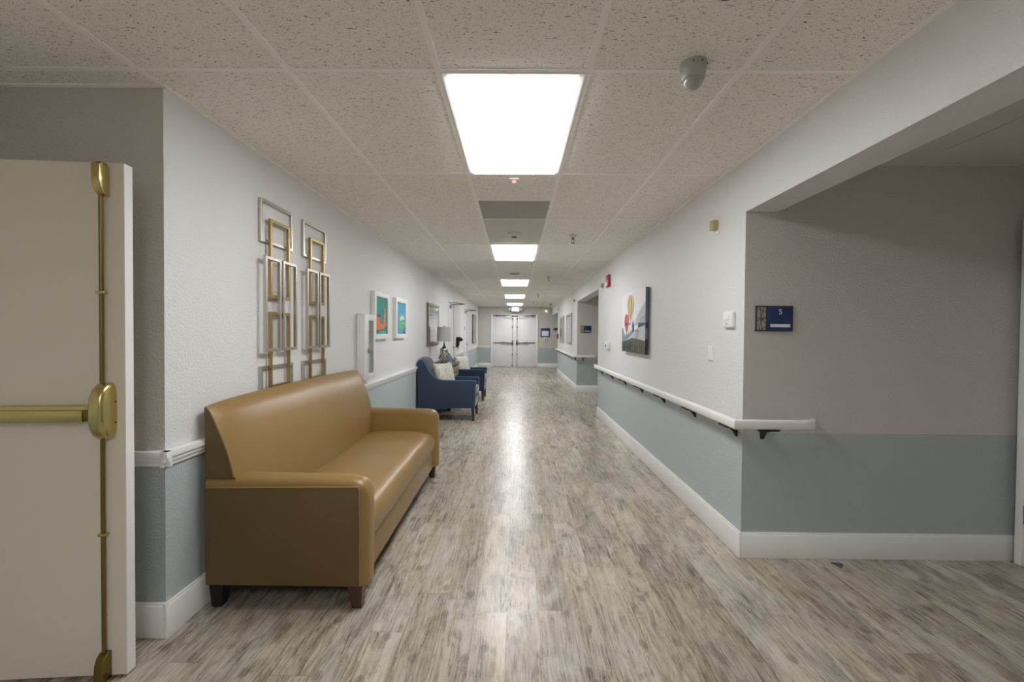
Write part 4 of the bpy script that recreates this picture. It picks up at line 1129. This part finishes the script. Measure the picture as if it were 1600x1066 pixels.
def right_frame(y0, y1, z0, z1, label, fn):
    X0 = fx((y0 + y1) / 2); X1 = X0 - 0.035; fw = 0.05
    t = thing('framed_print', label, 'picture', (X0, (y0 + y1) / 2, z0), 'pair of grey framed prints on the farther right wall')
    f = MB()
    for lo, hi in (((y0, z0), (y0 + fw, z1)), ((y1 - fw, z0), (y1, z1)), ((y0 + fw, z0), (y1 - fw, z0 + fw)), ((y0 + fw, z1 - fw), (y1 - fw, z1))):
        f.box((X1, lo[0], lo[1]), (X0 + 0.002, hi[0], hi[1]), 'frame_silver', 0.003)
    f.build('frame', t)
    b = MB(); b.box((X1 + 0.012, y0 + 0.03, z0 + 0.03), (X0, y1 - 0.03, z1 - 0.03), 'mat_board'); b.build('mat_board', t, smooth=False)
    mw = 0.13
    a = Art((X1 + 0.0115, y1 - mw, z0 + mw), (0, -(y1 - y0 - 2 * mw), 0), (0, 0, z1 - z0 - 2 * mw), (-1, 0, 0)); fn(a); a.build('print', t)
    g_ = MB(); g_.box((X1 + 0.004, y0 + fw - 0.002, z0 + fw - 0.002), (X1 + 0.007, y1 - fw + 0.002, z1 - fw + 0.002), 'glass'); g_.build('glass', t, smooth=False)
right_frame(11.80, 12.93, 1.09, 1.885, 'grey framed print nearer the middle recess on the right wall', lambda a: (a.poly([(0, 0), (1, 0), (1, 1), (0, 1)], (206, 208, 210)), a.poly([(0, 0.3), (1, 0.2), (1, 0.5), (0, 0.6)], (186, 190, 196))))
right_frame(13.70, 14.83, 1.08, 1.885, 'farther of the two grey framed prints on the right wall', art_grey)

t = thing('fire_pull_station', 'small red fire pull station near the far end of the right wall', 'fire alarm', (fx(15.7), 15.72, 1.18))
b = MB(); b.box((fx(15.7) - 0.05, 15.66, 1.18), (fx(15.7) + 0.001, 15.80, 1.345), 'red', 0.006); b.build('housing', t)
b = MB(); b.box((fx(15.7) - 0.085, 15.68, 1.27), (fx(15.7) - 0.048, 15.78, 1.295), 'red', 0.004); b.build('pull_handle', t)

# room signs
def room_sign(xa, xb, za, zb, yw, label, number=None):
    t = thing('room_sign', label, 'sign', ((xa + xb) / 2, yw, za), 'navy room signs')
    W_ = xb - xa; xs = xa + W_ * 0.30; y = yw
    b = MB()
    fw = 0.006
    b.box((xa, y - 0.012, za), (xb, y - 0.001, za + fw), 'sign_frame'); b.box((xa, y - 0.012, zb - fw), (xb, y - 0.001, zb), 'sign_frame')
    b.box((xa, y - 0.012, za), (xa + fw, y - 0.001, zb), 'sign_frame'); b.box((xb - fw, y - 0.012, za), (xb, y - 0.001, zb), 'sign_frame')
    b.box((xs - 0.004, y - 0.012, za), (xs + 0.002, y - 0.001, zb), 'sign_frame'); b.build('frame', t, smooth=False)
    b = MB(); b.box((xa + 0.001, y - 0.003, za + 0.001), (xb - 0.001, y + 0.0005, zb - 0.001), 'sign_back'); b.build('backing', t, smooth=False)
    b = MB(); cx, cz = xa + W_ * 0.15, za + (zb - za) * 0.48
    rays = [(xa, za + 0.58 * (zb - za)), (xa, za + 0.40 * (zb - za)), (xa + 0.10 * W_, za), (xa + 0.20 * W_, za), (xs, za + 0.30 * (zb - za)), (xs, za + 0.48 * (zb - za)), (xs, za + 0.60 * (zb - za)), (xa + 0.12 * W_, zb), (xa + 0.23 * W_, zb)]
    for (px, pz) in rays: b.tube([(cx, y - 0.006, cz), (px, y - 0.006, pz)], 0.0016, 'sign_frame', 6)
    b.tube([(xa, y - 0.006, zb - 0.008), (xs, y - 0.006, za + 0.72 * (zb - za))], 0.0016, 'sign_frame', 6)
    b.tube([(xa + 0.06 * W_, y - 0.006, za), (xs, y - 0.006, za + 0.20 * (zb - za))], 0.0016, 'sign_frame', 6)
    b.build('lattice', t)
    b = MB(); b.box((xs + 0.002, y - 0.015, za + 0.003), (xb - 0.002, y - 0.002, zb - 0.003), 'navy_plate', 0.001); b.build('navy_plate', t)
    b = MB(); px0, px1 = xs + 0.08 * W_, xb - 0.085 * W_; b.box((px0, y - 0.0165, za + 0.16 * (zb - za)), (px1, y - 0.014, za + 0.28 * (zb - za)), 'sign_white'); b.build('name_strip', t, smooth=False)
    if number: text_mesh(number, 0.047 * (zb - za) / 0.153, 'room_number', 'sign_white', t, at_my((xs + (xb - xs) * 0.50, y - 0.0155, za + 0.76 * (zb - za))), 0.001)
    return t
room_sign(1.453, 1.676, 1.384, 1.537, 2.83, 'navy room sign with the number 5 on the alcove wall', '5')
room_sign(1.517, 1.757, 1.382, 1.544, 10.78, 'navy room sign inside the middle recess', None)
room_sign(1.511, 1.73, 1.445, 1.575, YE, 'navy room sign in the farthest recess beside the notice holder', None)

# end wall notice holder
t = thing('notice_holder', 'navy framed notice holder with white sheet right of the far doors', 'notice', (1.2, YE, 1.21))
b = MB(); b.box((1.02, YE - 0.02, 1.21), (1.385, YE, 1.56), 'navy_plate', 0.004); b.build('frame', t)
b = MB(); b.box((1.065, YE - 0.023, 1.245), (1.34, YE - 0.019, 1.455), 'sign_white'); b.build('sheet', t, smooth=False)
b = MB(); b.box((1.015, YE - 0.014, 1.22), (1.03, YE, 1.55), 'sign_frame'); b.build('lattice', t, smooth=False)
b = MB(); b.box((1.15, YE - 0.03, 1.04), (1.28, YE, 1.175), 'white', 0.006); b.box((1.18, YE - 0.034, 1.09), (1.25, YE - 0.028, 1.14), 'blue_grey', 0.003)
tag(b.build('card_reader', at=(1.21, YE, 1.04)), 'small white card reader below the navy notice holder', 'card reader')

# exit signs
t = thing('exit_sign', 'green lit exit sign with two lamp heads above the far doors', 'exit sign', (0, YE - 0.3, 2.20))
yx = YE - 0.35
b = MB(); b.box((-0.155, yx, 2.205), (0.155, yx + 0.05, 2.385), 'white', 0.006); b.build('housing', t)
b = MB(); b.box((-0.14, yx - 0.003, 2.22), (0.14, yx, 2.372), 'exit_face'); b.build('sign_face', t, smooth=False)
b = MB(); b.box((-0.09, yx + 0.005, 2.384), (0.09, yx + 0.045, CEIL), 'white', 0.003); b.build('canopy', t)
text_mesh('EXIT', 0.125, 'lettering', 'exit_green', t, at_my((0, yx - 0.0045, 2.293)), 0.001)
for s_ in (-1, 1):
    b = MB(); b.tube([(s_ * 0.15, yx + 0.025, 2.31), (s_ * 0.20, yx + 0.025, 2.31)], 0.012, 'white', 10)
    b.lathe([(0.02, 0), (0.05, 0.03), (0.054, 0.05), (0.048, 0.056)], (s_ * 0.225, yx + 0.045, 2.30), 'offwhite', axis='y', n=20, mat=Matrix.Rotation(PI, 4, 'Z')); b.build('lamp_head', t)
t = thing('exit_sign', 'square white box sign with green glow above the notice holder', 'exit sign', (1.23, YE, 2.14))
b = MB(); b.box((1.11, YE - 0.06, 2.14), (1.37, YE, 2.352), 'offwhite', 0.008); b.build('housing', t)
b = MB(); b.lathe([(0.045, 0), (0.04, 0.006)], (1.235, YE - 0.059, 2.245), 'exit_face', axis='y', n=20, mat=Matrix.Rotation(PI, 4, 'Z')); b.build('lit_lens', t)

# ------------------------------------------------------------------ ceiling fittings
cx, cy = 0.690, 1.845
t = thing('dome_camera', 'grey dome camera hanging from the ceiling at right', 'camera', (cx, cy, CEIL))
b = MB(); b.lathe([(0.052, 0), (0.052, -0.010), (0.050, -0.022), (0.046, -0.040)], (cx, cy, CEIL), 'dome', n=40); b.build('base', t)
b = MB(); b.lathe([(0.046, -0.038), (0.044, -0.060), (0.041, -0.066)], (cx, cy, CEIL), 'dome', n=40); b.build('collar', t)
b = MB(); b.lathe([(0.038 * math.cos(a), -0.064 - 0.040 * math.sin(a)) for a in [PI / 2 * k / 8 for k in range(8)]] + [(0.002, -0.104)], (cx, cy, CEIL), 'domeglass', n=40); b.build('dome', t, ang=60)
b = MB()
for a in (-1.9, -1.25, -0.6): b.lathe([(0.0035, 0), (0.0035, 0.003)], (cx + 0.0505 * math.cos(a), cy + 0.0505 * math.sin(a) - 0.0015, CEIL - 0.013), 'black', axis='y', n=8)
b.build('screw_hole', t)

t = thing('motion_sensor', 'small square ceiling sensor with a red light by the nearest panel', 'sensor', (-0.015, 3.24, CEIL))
b = MB(); b.box((-0.045, 3.195, CEIL - 0.010), (0.017, 3.30, CEIL), 'white', 0.003); b.build('housing', t)
b = MB(); b.lathe([(0.013, 0), (0.011, -0.008), (0.004, -0.012)], (-0.015, 3.235, CEIL - 0.010), 'led_red', n=16); b.build('light', t)

b = MB(); y0 = RY + 1.5 * TL
t = thing('air_vent', 'square grey perforated air vent between the first two ceiling panels', 'vent', (GX + TW / 2, y0 + TL / 4, CEIL))
b.box((GX + 0.012, y0 + 0.012, CEIL - 0.003), (GX + TW - 0.012, y0 + TL / 2 - 0.012, CEIL), 'grid', 0.001, 1); b.build('frame', t)
m_, tt, bb = nt('perforated_grey_vent')
vo = N(tt, 'ShaderNodeTexVoronoi', Scale=110.0, Randomness=0.0); ge = N(tt, 'ShaderNodeNewGeometry'); tt.links.new(ge.outputs['Position'], vo.inputs['Vector'])
lt = N(tt, 'ShaderNodeMath', _operation='LESS_THAN'); lt.inputs[1].default_value = 0.28; tt.links.new(vo.outputs['Distance'], lt.inputs[0])
mx = N(tt, 'ShaderNodeMix', _data_type='RGBA'); mx.inputs[6].default_value = srgb(176, 177, 170); mx.inputs[7].default_value = srgb(60, 60, 56)
tt.links.new(lt.outputs[0], mx.inputs[0]); tt.links.new(mx.outputs[2], bb.inputs['Base Color'])
b = MB(); b.box((GX + 0.016, y0 + 0.016, CEIL - 0.005), (GX + TW - 0.016, y0 + TL / 2 - 0.016, CEIL - 0.002), m_); b.build('perforated_plate', t, smooth=False)

t = thing('smoke_detector', 'round off-white smoke detector just before the second ceiling panel', 'smoke detector', (-0.02, 4.95, CEIL))
b = MB(); b.lathe([(0.072, 0), (0.072, -0.014), (0.064, -0.026), (0.040, -0.038), (0.030, -0.040)], (-0.02, 4.95, CEIL), 'offwhite', n=36); b.build('base', t)
b = MB(); b.lathe([(0.026, -0.038), (0.028, -0.052), (0.010, -0.056)], (-0.02, 4.95, CEIL), 'grey', n=24); b.build('chamber', t)
t = thing('speaker_ring', 'flat round ceiling disc just before the third ceiling panel', 'ceiling speaker', (-0.02, 8.27, CEIL))
b = MB(); b.lathe([(0.10, 0), (0.10, -0.006), (0.092, -0.012)], (-0.02, 8.27, CEIL), 'offwhite', n=40); b.build('rim', t)
b = MB(); b.lathe([(0.088, -0.011), (0.080, -0.016), (0.02, -0.018)], (-0.02, 8.27, CEIL), 'grey', n=40); b.build('cover', t)

def sprinkler(x, y, label):
    t = thing('sprinkler_head', label, 'sprinkler', (x, y, CEIL), 'sprinkler heads in the ceiling')
    b = MB(); b.lathe([(0.045, 0), (0.044, -0.004), (0.026, -0.030), (0.022, -0.032)], (x, y, CEIL), 'offwhite', n=28); b.build('escutcheon', t)
    b = MB(); b.lathe([(0.014, -0.030), (0.014, -0.050), (0.010, -0.056)], (x, y, CEIL), 'dark_brass', n=16)
    for s_ in (-1, 1): b.tube([(x + s_ * 0.011, y, CEIL - 0.052), (x + s_ * 0.017, y, CEIL - 0.068), (x + s_ * 0.006, y, CEIL - 0.086)], 0.0035, 'dark_brass', 8)
    b.lathe([(0.006, -0.082), (0.018, -0.090), (0.019, -0.093)], (x, y, CEIL), 'dark_brass', n=16); b.build('deflector', t)
    return t
sp = sprinkler(0.612, 5.02, 'sprinkler head right of the round smoke detector')
for x, y, lab in ((0.605, 8.60, 'sprinkler head between the second and third ceiling panels'), (0.615, 12.6, 'sprinkler head right of the second farthest ceiling panel'), (0.60, 15.25, 'farthest sprinkler head, close to the exit sign')):
    dup(sp, (x, y, CEIL), lab)
t = thing('recessed_sprinkler', 'dark round fitting at the top edge of the picture in the ceiling', 'sprinkler', (0.655, 1.475, CEIL))
b = MB(); b.lathe([(0.022, 0), (0.022, -0.004), (0.012, -0.010)], (0.655, 1.475, CEIL), 'dark_steel', n=20)
b.build('cap', t)
t = thing('ceiling_sensor', 'tiny dark ceiling sensor near the farthest recess on the right', 'sensor', (1.28, 16.9, CEIL))
b = MB(); b.lathe([(0.05, 0), (0.045, -0.02), (0.02, -0.035)], (1.28, 16.9, CEIL), 'dark_steel', n=20); b.build('housing', t)

# little blue-grey scrap on the floor by the alcove
b = bmesh.new(); pts = []
for k in range(12):
    a = 2 * PI * k / 12; r = 0.022 * (1 + 0.35 * math.sin(3 * a + 0.6) + 0.15 * math.cos(5 * a))
    pts.append((1.925 + r * 1.1 * math.cos(a), 2.745 + r * 1.2 * math.sin(a)))
m2 = MB(); m2.prism(pts, 'z', 0.0, 0.006, 'blue_grey', 0.002)
tag(m2.build('floor_scrap', at=(1.925, 2.745, 0)), 'tiny blue-grey scrap on the floor by the alcove baseboard', 'scrap')
